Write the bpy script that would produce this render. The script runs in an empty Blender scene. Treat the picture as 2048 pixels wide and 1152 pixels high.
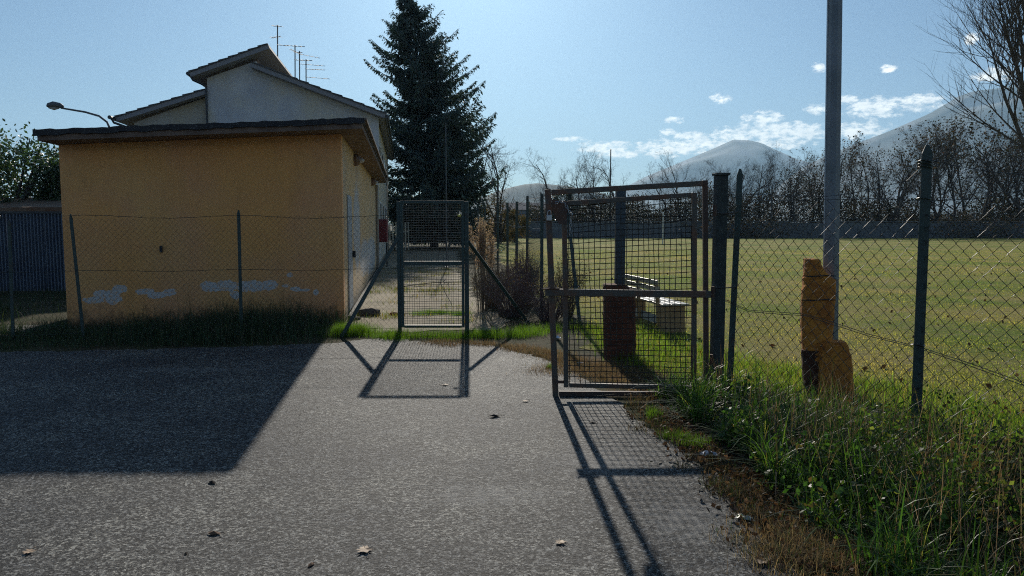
import bpy, math, random
import numpy as np
from mathutils import Vector, Matrix

# ------------------------------------------------------------------ camera, sky, sun, exposure
scene = bpy.context.scene
COL = scene.collection
PITCH = math.radians(4.88)
CAMZ = 1.6
cam_d = bpy.data.cameras.new("camera")
cam_d.sensor_width = 36.0
cam_d.lens = 36.0 * 1500.0 / 2048.0
cam_d.clip_start = 0.05
cam_d.clip_end = 40000
cam = bpy.data.objects.new("camera", cam_d)
COL.objects.link(cam)
cam.location = (0, 0, CAMZ)
cam.rotation_euler = (math.radians(90) - PITCH, 0, 0)
scene.camera = cam

SUN_EL = math.radians(25.2)
SUN_AZ = math.radians(-3.3)            # from +Y towards +X
SUNV = Vector((math.sin(SUN_AZ) * math.cos(SUN_EL), math.cos(SUN_AZ) * math.cos(SUN_EL), math.sin(SUN_EL)))
sun_d = bpy.data.lights.new("sun", 'SUN')
sun_d.energy = 5.0
sun_d.angle = math.radians(0.6)
sun_d.color = (1.0, 0.93, 0.82)
sun = bpy.data.objects.new("sun", sun_d)
COL.objects.link(sun)
sun.rotation_euler = (-SUNV).to_track_quat('-Z', 'Y').to_euler()

scene.view_settings.view_transform = 'Standard'
scene.view_settings.look = 'None'
scene.view_settings.exposure = 0.2
scene.view_settings.gamma = 1.0
scene.view_settings.use_curve_mapping = False
scene.cycles.max_bounces = 8
scene.cycles.transparent_max_bounces = 16
scene.cycles.volume_bounces = 1
scene.cycles.use_denoising = False
scene.cycles.filter_width = 1.1
scene.cycles.sample_clamp_indirect = 4.0

world = bpy.data.worlds.new("World")
scene.world = world
world.use_nodes = True
wn, wl = world.node_tree.nodes, world.node_tree.links
wn.clear()


def math_node(nodes, links, op, a, b=None, c=None, clamp=False):
    n = nodes.new('ShaderNodeMath')
    n.operation = op
    n.use_clamp = clamp
    for i, x in enumerate((a, b, c)):
        if x is None:
            continue
        if isinstance(x, (int, float)):
            n.inputs[i].default_value = x
        else:
            links.new(x, n.inputs[i])
    return n.outputs[0]


def WM(op, a, b=None, c=None, clamp=False):
    return math_node(wn, wl, op, a, b, c, clamp)


sky = wn.new('ShaderNodeTexSky')
sky.sky_type = 'NISHITA'
sky.sun_disc = False
sky.sun_elevation = SUN_EL
sky.sun_rotation = SUN_AZ
sky.altitude = 300
sky.air_density = 1.0
sky.dust_density = 1.25
sky.ozone_density = 2.2
tcw = wn.new('ShaderNodeTexCoord')
sep = wn.new('ShaderNodeSeparateXYZ')
wl.new(tcw.outputs['Generated'], sep.inputs[0])
nz = wn.new('ShaderNodeTexNoise')
nz.inputs['Scale'].default_value = 75
nz.inputs['Detail'].default_value = 9
nz.inputs['Roughness'].default_value = 0.68
mpw = wn.new('ShaderNodeMapping')
mpw.inputs['Scale'].default_value = (1, 1, 2.2)
wl.new(tcw.outputs['Generated'], mpw.inputs[0])
wl.new(mpw.outputs[0], nz.inputs['Vector'])
az = WM('ARCTAN2', sep.outputs[0], sep.outputs[1])
el = WM('ARCSINE', sep.outputs[2])


def pix_dir(px, py):
    u, v = (px - 1024) / 1500, (576 - py) / 1500
    return np.array([u, math.cos(PITCH) + v * math.sin(PITCH), -math.sin(PITCH) + v * math.cos(PITCH)])


clouds = [(1210, 295, 52, 9), (1330, 297, 70, 13), (1400, 290, 60, 12), (1380, 272, 32, 7), (1335, 265, 16, 6), (1470, 275, 50, 12), (1530, 262, 95, 12),
          (1525, 236, 36, 10), (1440, 198, 20, 7), (1350, 240, 16, 5), (1142, 278, 24, 4), (1635, 217, 22, 8), (1750, 217, 50, 17), (1690, 200, 26, 7),
          (1710, 262, 60, 14), (1840, 205, 48, 14), (1777, 138, 14, 7), (1636, 136, 12, 7), (1944, 77, 13, 8), (1985, 152, 40, 11), (1600, 270, 60, 9),
          (1560, 285, 60, 9), (1240, 310, 40, 5)]
mask = None
for (px, py, rx, ry) in clouds:
    d = pix_dir(px, py)
    d = d / np.linalg.norm(d)
    a0, e0 = math.atan2(d[0], d[1]), math.asin(d[2])
    c2 = math.cos(a0) ** 2
    da = WM('DIVIDE', WM('SUBTRACT', az, a0), max(rx / 1500 * c2 * 1.25, 0.005))
    de = WM('DIVIDE', WM('SUBTRACT', el, e0), ry / 1500 * math.cos(a0) * 1.45)
    # flat cloud bases: lower half tighter
    m = WM('SUBTRACT', 1.0, WM('ADD', WM('MULTIPLY', da, da), WM('MULTIPLY', de, de)))
    m = WM('MAXIMUM', m, -3.0)
    mask = m if mask is None else WM('MAXIMUM', mask, m)
# unseen cloud band round the rest of the horizon, widened and thickened for fill light
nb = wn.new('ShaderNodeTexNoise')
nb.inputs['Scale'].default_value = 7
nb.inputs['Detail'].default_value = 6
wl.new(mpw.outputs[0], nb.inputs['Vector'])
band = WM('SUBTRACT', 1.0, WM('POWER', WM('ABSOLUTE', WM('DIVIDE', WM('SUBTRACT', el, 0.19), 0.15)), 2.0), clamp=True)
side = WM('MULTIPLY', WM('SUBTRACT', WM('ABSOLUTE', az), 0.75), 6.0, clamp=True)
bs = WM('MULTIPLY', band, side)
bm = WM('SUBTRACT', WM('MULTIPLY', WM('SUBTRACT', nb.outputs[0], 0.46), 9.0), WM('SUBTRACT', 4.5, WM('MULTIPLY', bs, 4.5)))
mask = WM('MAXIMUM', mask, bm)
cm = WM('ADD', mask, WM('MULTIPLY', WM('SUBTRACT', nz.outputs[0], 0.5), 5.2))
cr = wn.new('ShaderNodeMapRange')
cr.inputs['From Min'].default_value = -0.15
cr.inputs['From Max'].default_value = 1.3
cr.interpolation_type = 'SMOOTHSTEP'
wl.new(cm, cr.inputs['Value'])
nshade = wn.new('ShaderNodeTexNoise')
nshade.inputs['Scale'].default_value = 60
nshade.inputs['Detail'].default_value = 5
wl.new(mpw.outputs[0], nshade.inputs['Vector'])
ccol = wn.new('ShaderNodeMix')
ccol.data_type = 'RGBA'
wl.new(nshade.outputs[0], ccol.inputs['Factor'])
ccol.inputs['A'].default_value = (20, 20.5, 20.5, 1)
ccol.inputs['B'].default_value = (46, 43, 37, 1)
hs = wn.new('ShaderNodeMix')
hs.data_type = 'RGBA'
hs.blend_type = 'MULTIPLY'
hs.inputs['Factor'].default_value = 1.0
hs.inputs['B'].default_value = (0.50, 0.80, 1.13, 1)
wl.new(sky.outputs[0], hs.inputs['A'])
smx = wn.new('ShaderNodeMix')
smx.data_type = 'RGBA'
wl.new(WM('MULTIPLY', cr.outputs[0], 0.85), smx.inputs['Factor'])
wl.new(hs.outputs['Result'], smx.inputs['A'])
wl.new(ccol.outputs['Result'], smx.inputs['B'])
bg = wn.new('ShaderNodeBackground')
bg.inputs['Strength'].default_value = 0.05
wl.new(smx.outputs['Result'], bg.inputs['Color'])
wo = wn.new('ShaderNodeOutputWorld')
wl.new(bg.outputs[0], wo.inputs['Surface'])

# ------------------------------------------------------------------ helpers: places


def G(px, py, z=0.0):
    d = pix_dir(px, py)
    t = (z - CAMZ) / d[2]
    return Vector((d[0] * t, d[1] * t, z))


def D(px, py, y):
    d = pix_dir(px, py)
    t = y / d[1]
    return Vector((d[0] * t, y, CAMZ + d[2] * t))


def onplane(px, py, O, n):
    d = Vector(pix_dir(px, py))
    o = Vector((0, 0, CAMZ))
    t = (Vector(O) - o).dot(n) / d.dot(n)
    return o + d * t


# ------------------------------------------------------------------ helpers: meshes
class MB:
    def __init__(s):
        s.v, s.f = [], []

    def quad(s, *p):
        b = len(s.v)
        s.v += [tuple(q) for q in p]
        s.f.append(tuple(range(b, b + len(p))))
        return s

    def hexa(s, p):          # 8 points: bottom 4 ccw, top 4 ccw
        b = len(s.v)
        s.v += [tuple(q) for q in p]
        for f in ((3, 2, 1, 0), (4, 5, 6, 7), (0, 1, 5, 4), (1, 2, 6, 5), (2, 3, 7, 6), (3, 0, 4, 7)):
            s.f.append(tuple(b + i for i in f))
        return s

    def box(s, c, size, rz=0.0):
        cx, cy, cz = c
        a, b_, h = size[0] / 2, size[1] / 2, size[2] / 2
        co, si = math.cos(rz), math.sin(rz)
        P = []
        for z in (-h, h):
            for (x, y) in ((-a, -b_), (a, -b_), (a, b_), (-a, b_)):
                P.append((cx + x * co - y * si, cy + x * si + y * co, cz + z))
        return s.hexa(P)

    def bar(s, p, q, w, t, up=None):      # rectangular bar from p to q; w across 'up x axis', t along up
        p, q = Vector(p), Vector(q)
        d = (q - p).normalized()
        up = Vector(up) if up is not None else (Vector((0, 1, 0)) if abs(d.y) < 0.9 else Vector((0, 0, 1)))
        a = d.cross(up).normalized()
        b_ = a.cross(d).normalized()
        P = []
        for o in (p, q):
            for (x, y) in ((-1, -1), (1, -1), (1, 1), (-1, 1)):
                P.append(o + a * (x * w / 2) + b_ * (y * t / 2))
        return s.hexa(P)

    def tube(s, pts, r, n=6, caps=True):
        m = len(pts)
        if not hasattr(r, '__len__'):
            r = [r] * m
        b = len(s.v)
        pts = [Vector(p) for p in pts]
        d0 = (pts[1] - pts[0])
        ref = Vector((0, 0, 1)) if abs(d0.normalized().z) < 0.8 else Vector((1, 0, 0))
        for i in range(m):
            d = pts[min(i + 1, m - 1)] - pts[max(i - 1, 0)]
            a = d.cross(ref)
            if a.length < 1e-9:
                a = Vector((1, 0, 0))
            a.normalize()
            c = d.cross(a).normalized()
            for k in range(n):
                t = 2 * math.pi * k / n
                q = pts[i] + a * (math.cos(t) * r[i]) + c * (math.sin(t) * r[i])
                s.v.append((q.x, q.y, q.z))
        for i in range(m - 1):
            for k in range(n):
                k2 = (k + 1) % n
                s.f.append((b + i * n + k, b + i * n + k2, b + (i + 1) * n + k2, b + (i + 1) * n + k))
        if caps and n > 2:
            s.f.append(tuple(b + k for k in range(n))[::-1])
            s.f.append(tuple(b + (m - 1) * n + k for k in range(n)))
        return s

    def lathe(s, c, prof, n=16):
        for i, (r, z) in enumerate(prof):
            for k in range(n):
                t = 2 * math.pi * k / n
                s.v.append((c[0] + r * math.cos(t), c[1] + r * math.sin(t), c[2] + z))
        b = len(s.v) - n * len(prof)
        for i in range(len(prof) - 1):
            for k in range(n):
                k2 = (k + 1) % n
                s.f.append((b + i * n + k, b + i * n + k2, b + (i + 1) * n + k2, b + (i + 1) * n + k))
        s.f.append(tuple(b + k for k in range(n))[::-1])
        s.f.append(tuple(b + (len(prof) - 1) * n + k for k in range(n)))
        return s

    def prism(s, poly, d):     # poly: 3d points, extruded along vector d
        b = len(s.v)
        n = len(poly)
        d = Vector(d)
        s.v += [tuple(p) for p in poly] + [tuple(Vector(p) + d) for p in poly]
        s.f.append(tuple(b + i for i in range(n)))
        s.f.append(tuple(b + n + i for i in range(n))[::-1])
        for i in range(n):
            j = (i + 1) % n
            s.f.append((b + i, b + n + i, b + n + j, b + j))
        return s


def wloc(o):
    l = Vector((0, 0, 0))
    while o is not None:
        l = l + o.location
        o = o.parent
    return l


def link(name, me, mat, parent=None):
    o = bpy.data.objects.new(name, me)
    COL.objects.link(o)
    if mat is not None:
        me.materials.append(mat)
    if parent is not None:
        o.parent = parent
    return o


def obj(name, mb, mat, parent=None, smooth=False, bevel=0.0):
    me = bpy.data.meshes.new(name)
    off = wloc(parent) if parent is not None else Vector((0, 0, 0))
    vv = np.array(mb.v, dtype=float).reshape(-1, 3) - np.array(off)
    base = None
    if parent is None:
        lo, hi = vv.min(0), vv.max(0)
        base = np.array([(lo[0] + hi[0]) / 2, (lo[1] + hi[1]) / 2, lo[2]])
        vv = vv - base
    me.from_pydata([tuple(x) for x in vv.tolist()], [], mb.f)
    if smooth:
        me.polygons.foreach_set('use_smooth', [True] * len(me.polygons))
    me.update()
    o = link(name, me, mat, parent)
    if base is not None:
        o.location = base
    if bevel:
        m = o.modifiers.new('bevel', 'BEVEL')
        m.width = bevel
        m.segments = 2
    # outward normals
    return o


def tag(o, label=None, cat=None, group=None, kind=None):
    if label:
        o['label'] = label
    if cat:
        o['category'] = cat
    if group:
        o['group'] = group
    if kind:
        o['kind'] = kind
    return o


def thing(name, label, cat, loc, group=None):
    o = bpy.data.objects.new(name, None)
    COL.objects.link(o)
    o.empty_display_size = 0.2
    o.location = loc
    return tag(o, label, cat, group)


def np_mesh(name, V, loops, starts, totals, mat, color=None, parent=None, smooth=False):
    me = bpy.data.meshes.new(name)
    me.vertices.add(len(V))
    me.vertices.foreach_set('co', np.ascontiguousarray(V, dtype=np.float32).ravel())
    me.loops.add(len(loops))
    me.loops.foreach_set('vertex_index', np.ascontiguousarray(loops, dtype=np.int32))
    me.polygons.add(len(starts))
    me.polygons.foreach_set('loop_start', np.ascontiguousarray(starts, dtype=np.int32))
    me.polygons.foreach_set('loop_total', np.ascontiguousarray(totals, dtype=np.int32))
    if smooth:
        me.polygons.foreach_set('use_smooth', np.ones(len(starts), dtype=bool))
    me.update(calc_edges=True)
    if color is not None:
        a = me.color_attributes.new('tint', 'FLOAT_COLOR', 'POINT')
        c4 = np.ones((len(V), 4), dtype=np.float32)
        c4[:, :3] = color
        a.data.foreach_set('color', c4.ravel())
    return link(name, me, mat, parent)


RNG = np.random.default_rng(7)


def blades(name, P, L, W, bend, cols, mat, segs=3, parent=None, droop=0.0, rng=RNG, up=1.0):
    """P (N,3) roots, L lengths, W widths, bend = lean amount; each blade a curved tapering strip."""
    N = len(P)
    th = rng.uniform(0, 2 * np.pi, N)
    fa = th + np.pi / 2 + rng.normal(0, .5, N)
    dirx, diry = np.cos(th), np.sin(th)
    wx, wy = np.cos(fa), np.sin(fa)
    levels = segs + 1
    nv = 2 * segs + 1
    V = np.zeros((N, nv, 3))
    b = np.abs(bend)
    for i in range(levels):
        t = i / segs
        hor = L * b * t ** 1.8
        ver = L * up * np.sqrt(np.clip(1 - (b * 0.75) ** 2, 0.05, 1)) * (t - droop * b * t ** 3)
        w = W * (1 - t) ** 0.7 * 0.5
        cx, cy, cz = P[:, 0] + dirx * hor, P[:, 1] + diry * hor, P[:, 2] + ver
        if i < segs:
            V[:, 2 * i, 0], V[:, 2 * i, 1], V[:, 2 * i, 2] = cx - wx * w, cy - wy * w, cz
            V[:, 2 * i + 1, 0], V[:, 2 * i + 1, 1], V[:, 2 * i + 1, 2] = cx + wx * w, cy + wy * w, cz
        else:
            V[:, 2 * segs, 0], V[:, 2 * segs, 1], V[:, 2 * segs, 2] = cx, cy, cz
    base = (np.arange(N) * nv)[:, None]
    pat, tot = [], []
    for i in range(segs - 1):
        pat += [2 * i, 2 * i + 1, 2 * i + 3, 2 * i + 2]
        tot.append(4)
    pat += [2 * segs - 2, 2 * segs - 1, 2 * segs]
    tot.append(3)
    loops = (base + np.array(pat)[None, :]).ravel()
    totals = np.tile(tot, N)
    starts = np.concatenate([[0], np.cumsum(totals)[:-1]])
    C = np.repeat(cols, nv, axis=0)
    return np_mesh(name, V.reshape(-1, 3), loops, starts, totals, mat, C, parent)


def leaves_mesh(name, P, size, cols, mat, parent=None, aspect=0.5, rng=RNG, hang=0.0):
    """diamond leaves, random orientation"""
    N = len(P)
    a = rng.normal(size=(N, 3))
    a[:, 2] -= hang
    a /= np.linalg.norm(a, axis=1)[:, None]
    b = rng.normal(size=(N, 3))
    b -= (a * b).sum(1)[:, None] * a
    b /= np.linalg.norm(b, axis=1)[:, None]
    s = (size * rng.uniform(.6, 1.3, N))[:, None] if np.ndim(size) == 0 else size[:, None]
    V = np.stack([P - a * s * .5, P + b * s * aspect * .5, P + a * s * .5, P - b * s * aspect * .5], axis=1)
    loops = np.arange(N * 4)
    starts = np.arange(N) * 4
    totals = np.full(N, 4)
    return np_mesh(name, V.reshape(-1, 3), loops, starts, totals, mat, np.repeat(cols, 4, axis=0), parent)


def tints(N, pal, w, jit=.25, rng=RNG):
    pal = np.array(pal, float)
    k = rng.choice(len(pal), N, p=np.array(w) / sum(w))
    c = pal[k] * rng.uniform(1 - jit, 1 + jit, (N, 1)) * rng.uniform(.92, 1.08, (N, 3))
    return np.clip(c, 0, 1)


# ------------------------------------------------------------------ helpers: materials
def mat(name, col, rough=.8, col2=None, nscale=6, detail=6, contrast=(.35, .65), bump=0.0, bscale=60, metal=0.0, spec=.5, bdist=.01, trans=0.0):
    m = bpy.data.materials.new(name)
    m.use_nodes = True
    nd, lk = m.node_tree.nodes, m.node_tree.links
    p = nd['Principled BSDF']
    p.inputs['Roughness'].default_value = rough
    p.inputs['Metallic'].default_value = metal
    p.inputs['Specular IOR Level'].default_value = spec
    p.inputs['Base Color'].default_value = (*col, 1)
    geo = nd.new('ShaderNodeNewGeometry')
    if col2 is not None:
        n = nd.new('ShaderNodeTexNoise')
        n.inputs['Scale'].default_value = nscale
        n.inputs['Detail'].default_value = detail
        n.inputs['Roughness'].default_value = .65
        lk.new(geo.outputs['Position'], n.inputs['Vector'])
        r = nd.new('ShaderNodeMapRange')
        r.inputs['From Min'].default_value, r.inputs['From Max'].default_value = contrast
        lk.new(n.outputs[0], r.inputs['Value'])
        x = nd.new('ShaderNodeMix')
        x.data_type = 'RGBA'
        x.inputs['A'].default_value = (*col, 1)
        x.inputs['B'].default_value = (*col2, 1)
        lk.new(r.outputs[0], x.inputs['Factor'])
        lk.new(x.outputs['Result'], p.inputs['Base Color'])
        m['mixnode'] = x.name
    if bump:
        n2 = nd.new('ShaderNodeTexNoise')
        n2.inputs['Scale'].default_value = bscale
        n2.inputs['Detail'].default_value = 8
        n2.inputs['Roughness'].default_value = .7
        lk.new(geo.outputs['Position'], n2.inputs['Vector'])
        b = nd.new('ShaderNodeBump')
        b.inputs['Strength'].default_value = bump
        b.inputs['Distance'].default_value = bdist
        lk.new(n2.outputs[0], b.inputs['Height'])
        lk.new(b.outputs[0], p.inputs['Normal'])
    return m


def leaf_mat(name, rough=.5, trans=.5, spec=.4, gain=(1, 1, 1), tgain=(1.5, 1.7, .7)):
    m = bpy.data.materials.new(name)
    m.use_nodes = True
    nd, lk = m.node_tree.nodes, m.node_tree.links
    p = nd['Principled BSDF']
    out = nd['Material Output']
    p.inputs['Roughness'].default_value = rough
    p.inputs['Specular IOR Level'].default_value = spec
    a = nd.new('ShaderNodeAttribute')
    a.attribute_name = 'tint'
    lk.new(a.outputs['Color'], p.inputs['Base Color'])
    mu = nd.new('ShaderNodeMix')
    mu.data_type = 'RGBA'
    mu.blend_type = 'MULTIPLY'
    mu.inputs['Factor'].default_value = 1
    mu.inputs['B'].default_value = (*tgain, 1)
    lk.new(a.outputs['Color'], mu.inputs['A'])
    t = nd.new('ShaderNodeBsdfTranslucent')
    lk.new(mu.outputs['Result'], t.inputs['Color'])
    x = nd.new('ShaderNodeMixShader')
    x.inputs[0].default_value = trans
    lk.new(p.outputs[0], x.inputs[1])
    lk.new(t.outputs[0], x.inputs[2])
    lk.new(x.outputs[0], out.inputs['Surface'])
    return m


class NT:      # small wrapper for custom materials
    def __init__(s, name, rough=.9):
        s.m = bpy.data.materials.new(name)
        s.m.use_nodes = True
        s.nd, s.lk = s.m.node_tree.nodes, s.m.node_tree.links
        s.p = s.nd['Principled BSDF']
        s.p.inputs['Roughness'].default_value = rough
        s.pos = s.nd.new('ShaderNodeNewGeometry').outputs['Position']

    def noise(s, scale, detail=6, rough=.6, vec=None, dist=0):
        n = s.nd.new('ShaderNodeTexNoise')
        n.inputs['Scale'].default_value = scale
        n.inputs['Detail'].default_value = detail
        n.inputs['Roughness'].default_value = rough
        n.inputs['Distortion'].default_value = dist
        s.lk.new(vec or s.pos, n.inputs['Vector'])
        return n.outputs[0]

    def vor(s, scale, feature='F1', out='Distance', vec=None, rnd=1.0):
        n = s.nd.new('ShaderNodeTexVoronoi')
        n.feature = feature
        n.inputs['Scale'].default_value = scale
        n.inputs['Randomness'].default_value = rnd
        s.lk.new(vec or s.pos, n.inputs['Vector'])
        return n.outputs[out]

    def mapping(s, scale=(1, 1, 1), loc=(0, 0, 0), rot=(0, 0, 0)):
        n = s.nd.new('ShaderNodeMapping')
        n.inputs['Scale'].default_value = scale
        n.inputs['Location'].default_value = loc
        n.inputs['Rotation'].default_value = rot
        s.lk.new(s.pos, n.inputs[0])
        return n.outputs[0]

    def M(s, op, a, b=None, c=None, clamp=False):
        return math_node(s.nd, s.lk, op, a, b, c, clamp)

    def rng(s, v, a, b, c=0.0, d=1.0):
        n = s.nd.new('ShaderNodeMapRange')
        n.interpolation_type = 'SMOOTHSTEP'
        for i, x in zip(('From Min', 'From Max', 'To Min', 'To Max'), (a, b, c, d)):
            n.inputs[i].default_value = x
        s.lk.new(v, n.inputs['Value'])
        return n.outputs[0]

    def mix(s, f, a, b, blend='MIX'):
        n = s.nd.new('ShaderNodeMix')
        n.data_type = 'RGBA'
        n.blend_type = blend
        for k, x in (('Factor', f), ('A', a), ('B', b)):
            if isinstance(x, tuple):
                n.inputs[k].default_value = (*x, 1)
            elif isinstance(x, (int, float)):
                n.inputs[k].default_value = x
            else:
                s.lk.new(x, n.inputs[k])
        return n.outputs['Result']

    def base(s, c):
        s.lk.new(c, s.p.inputs['Base Color'])

    def bump(s, h, strength=.5, dist=.01):
        b = s.nd.new('ShaderNodeBump')
        b.inputs['Strength'].default_value = strength
        b.inputs['Distance'].default_value = dist
        s.lk.new(h, b.inputs['Height'])
        s.lk.new(b.outputs[0], s.p.inputs['Normal'])

    def sep(s):
        n = s.nd.new('ShaderNodeSeparateXYZ')
        s.lk.new(s.pos, n.inputs[0])
        return n.outputs


# ------------------------------------------------------------------ materials
# asphalt: coarse worn aggregate
A = NT('asphalt', .7)
big = A.noise(.9, 5, .6)
med = A.noise(5, 6, .7, dist=.6)
vcol = A.vor(95, out='Color')
sx = A.nd.new('ShaderNodeSeparateXYZ')
A.lk.new(vcol, sx.inputs[0])
stone = A.mix(A.rng(sx.outputs[0], .15, .95), (.02, .02, .021), (.33, .326, .31))
patch = A.mix(A.rng(big, .35, .7), (.72, .72, .75), (1.3, 1.28, 1.22))
c = A.mix(1.0, stone, patch, 'MULTIPLY')
frac = A.noise(36, 4, .85)
cells = A.nd.new('ShaderNodeSeparateXYZ')
A.lk.new(A.vor(58, out='Color'), cells.inputs[0])
grain = A.mix(A.rng(A.M('ADD', A.M('MULTIPLY', frac, .8), A.M('MULTIPLY', cells.outputs[0], .22)), .42, .61), (.34, .34, .35), (2.1, 2.08, 2.0))
mottle = A.mix(A.rng(A.noise(2.6, 6, .7, dist=.8), .38, .66), (.84, .85, .87), (1.10, 1.10, 1.08))
c = A.mix(1.0, c, mottle, 'MULTIPLY')
c = A.mix(1.0, c, grain, 'MULTIPLY')
dust = A.rng(A.M('MULTIPLY', A.noise(1.7, 7, .72, vec=A.mapping((1, 2.2, 1)), dist=1.2), A.rng(big, .4, .6, .8, 1.1)), .60, .76, 0, .45)
c = A.mix(dust, c, (.20, .195, .18))
ao = A.sep()
sc_m = None
for (sx_, sy_, ra, rb) in ((.62, 4.9, .45, .55), (.95, 3.9, .35, .4), (-.1, 4.3, .6, .25), (-3.6, 8.1, 1.1, .16), (-2.2, 8.3, .7, .12), (-.9, 5.6, .25, .12)):
    ka = A.M('DIVIDE', A.M('SUBTRACT', ao[0], sx_), ra)
    kb = A.M('DIVIDE', A.M('SUBTRACT', ao[1], sy_), rb)
    kk = A.M('SUBTRACT', 1.0, A.M('ADD', A.M('MULTIPLY', ka, ka), A.M('MULTIPLY', kb, kb)))
    sc_m = kk if sc_m is None else A.M('MAXIMUM', sc_m, kk)
sc_m = A.M('ADD', A.M('MAXIMUM', sc_m, -2.0), A.M('MULTIPLY', A.M('SUBTRACT', A.noise(13, 7, .75), .5), 5.0))
c = A.mix(A.rng(sc_m, .35, 1.3, 0, .7), c, (.36, .355, .34))
A.base(c)
h = A.M('ADD', A.M('MULTIPLY', A.noise(30, 5, .9), 3.4), A.M('MULTIPLY', cells.outputs[0], .35))
A.bump(h, 1.0, .038)
A.p.inputs['Specular IOR Level'].default_value = .32
M_ASPH = A.m

E = NT('earth_and_turf', .95)
g = E.mix(E.rng(E.noise(1.3, 7, .65), .35, .65), (.060, .065, .022), (.105, .080, .045))
g = E.mix(E.rng(E.noise(14, 5, .7), .4, .7), g, (.030, .036, .014))
E.base(g)
E.p.inputs['Specular IOR Level'].default_value = .15
E.bump(E.M('ADD', E.noise(45, 7, .75), E.noise(9, 4)), .9, .03)
M_EARTH = E.m

F = NT('pitch_grass', .95)
f1 = F.mix(F.rng(F.noise(.35, 6, .62), .38, .62), (.17, .235, .030), (.38, .32, .095))
f1 = F.mix(F.rng(F.noise(4.5, 6, .7), .45, .72), f1, (.34, .29, .13))
f1 = F.mix(F.rng(F.noise(30, 4, .7), .52, .68, 0, .75), f1, (.028, .034, .012))
F.base(f1)
F.p.inputs['Specular IOR Level'].default_value = .08
F.bump(F.M('ADD', F.noise(55, 6, .8), F.M('MULTIPLY', F.noise(12, 4), 1.5)), 1.0, .04)
M_PITCH = F.m

Pm = NT('pale_path', .9)
p1 = Pm.mix(Pm.rng(Pm.noise(.8, 6, .6), .35, .65), (.34, .29, .20), (.27, .22, .145))
p1 = Pm.mix(Pm.rng(Pm.noise(7, 9, .8), .47, .66, 0, .85), p1, (.12, .105, .065))
p1 = Pm.mix(Pm.rng(Pm.noise(1.1, 7, .7, dist=.6), .50, .62, 0, .7), p1, (.13, .12, .07))
Pm.base(p1)
Pm.bump(Pm.noise(60, 6, .8), .6, .01)
M_PATH = Pm.m
Pm.p.inputs['Specular IOR Level'].default_value = .15

M_FIELD2 = mat('far_meadow', (.09, .13, .03), .95, (.13, .13, .05), .05)


def wear_wall(name, c1, c2, blobs, pale=(.58, .58, .56), base_dark=True, extra=None):
    """painted render: blobs = worn patches (x, z, rx, rz) in world position"""
    W = NT(name, .85)
    o = W.sep()
    vz = W.mapping((1.0, 1.0, .18))
    c = W.mix(W.rng(W.noise(1.1, 5, .6), .3, .7), c1, c2)
    c = W.mix(W.rng(W.noise(.45, 3, .5), .42, .62, 0, .55), c, (c1[0] * 1.06, c1[1] * .92, c1[2] * .6))
    c = W.mix(W.rng(W.noise(3.5, 7, .75, vec=vz), .48, .78, 0, .5), c, tuple(x * .62 for x in c1))
    m = None
    wob = W.noise(9, 6, .7)
    for (x, z, rx, rz) in blobs:
        dx = W.M('DIVIDE', W.M('SUBTRACT', o[0], x), rx)
        dz = W.M('DIVIDE', W.M('SUBTRACT', o[2], z), rz)
        k = W.M('SUBTRACT', 1.0, W.M('ADD', W.M('MULTIPLY', dx, dx), W.M('MULTIPLY', dz, dz)))
        m = k if m is None else W.M('MAXIMUM', m, k)
    if m is not None:
        m = W.M('MAXIMUM', m, -2.0)
        m = W.M('ADD', m, W.M('MULTIPLY', W.M('SUBTRACT', wob, .5), 2.6))
        fl = W.M('MULTIPLY', W.rng(m, .22, .34), W.rng(W.noise(26, 6, .75), .38, .52, .25, .95))
        c = W.mix(fl, c, pale)
    if base_dark:    # splash dirt and algae near the soil, ragged
        dn = W.M('ADD', W.M('MULTIPLY', W.M('SUBTRACT', wob, .5), .8), o[2])
        c = W.mix(W.rng(dn, .35, .05, 0, .7), c, (.05, .05, .035))
    if extra:
        c = extra(W, c, o)
    W.base(c)
    W.bump(W.M('ADD', W.noise(90, 5, .7), W.M('MULTIPLY', W.noise(6, 3), .6)), .35, .006)
    return W.m


# ------------------------------------------------------------------ ground
def sheet(name, poly, z, m, sub=0):
    mb = MB()
    mb.quad(*[(p[0], p[1], z) for p in poly])
    return tag(obj(name, mb, m), kind='structure')


R = 9000
gr = MB()
# one terrain sheet to the horizon, finer near the place
ticks = [-R, -4000, -1500, -500, -150, -60, -25, -10, 0, 10, 25, 60, 150, 500, 1500, 4000, R]
nx = len(ticks)
for y in ticks:
    for x in ticks:
        gr.v.append((x, y, 0))
for j in range(nx - 1):
    for i in range(nx - 1):
        gr.f.append((j * nx + i, j * nx + i + 1, (j + 1) * nx + i + 1, (j + 1) * nx + i))
tag(obj('ground', gr, M_EARTH), kind='structure')


def jag(pts, step=.12, amp=.05, seed=1):
    rg = random.Random(seed)
    out = []
    n = len(pts)
    for i in range(n - 1):
        a, b = Vector((*pts[i][:2], 0)), Vector((*pts[i + 1][:2], 0))
        k = max(1, int((b - a).length / step))
        nrm = Vector((-(b - a).y, (b - a).x, 0)).normalized()
        for t in range(k):
            q = a.lerp(b, t / k) + nrm * rg.gauss(0, amp)
            out.append((q.x, q.y))
    out.append(tuple(pts[-1][:2]))
    return out


edge_px = [(1600, 1152), (1560, 1110), (1500, 1010), (1430, 940), (1385, 895), (1300, 862), (1245, 815), (1200, 785), (1150, 745), (1095, 722), (1030, 704), (985, 692), (850, 684), (760, 678), (665, 688),
           (500, 694), (300, 700), (120, 704), (0, 706)]
edge = [G(a, b) for a, b in edge_px]
edge_pts = [(e.x, e.y) for e in edge]
far_left = [(-14, 9.0), (-30, 8.2)]
jedge = jag([(1.45, -8), (1.4, 1.5)] + edge_pts + far_left, .1, .035, 3)
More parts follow.
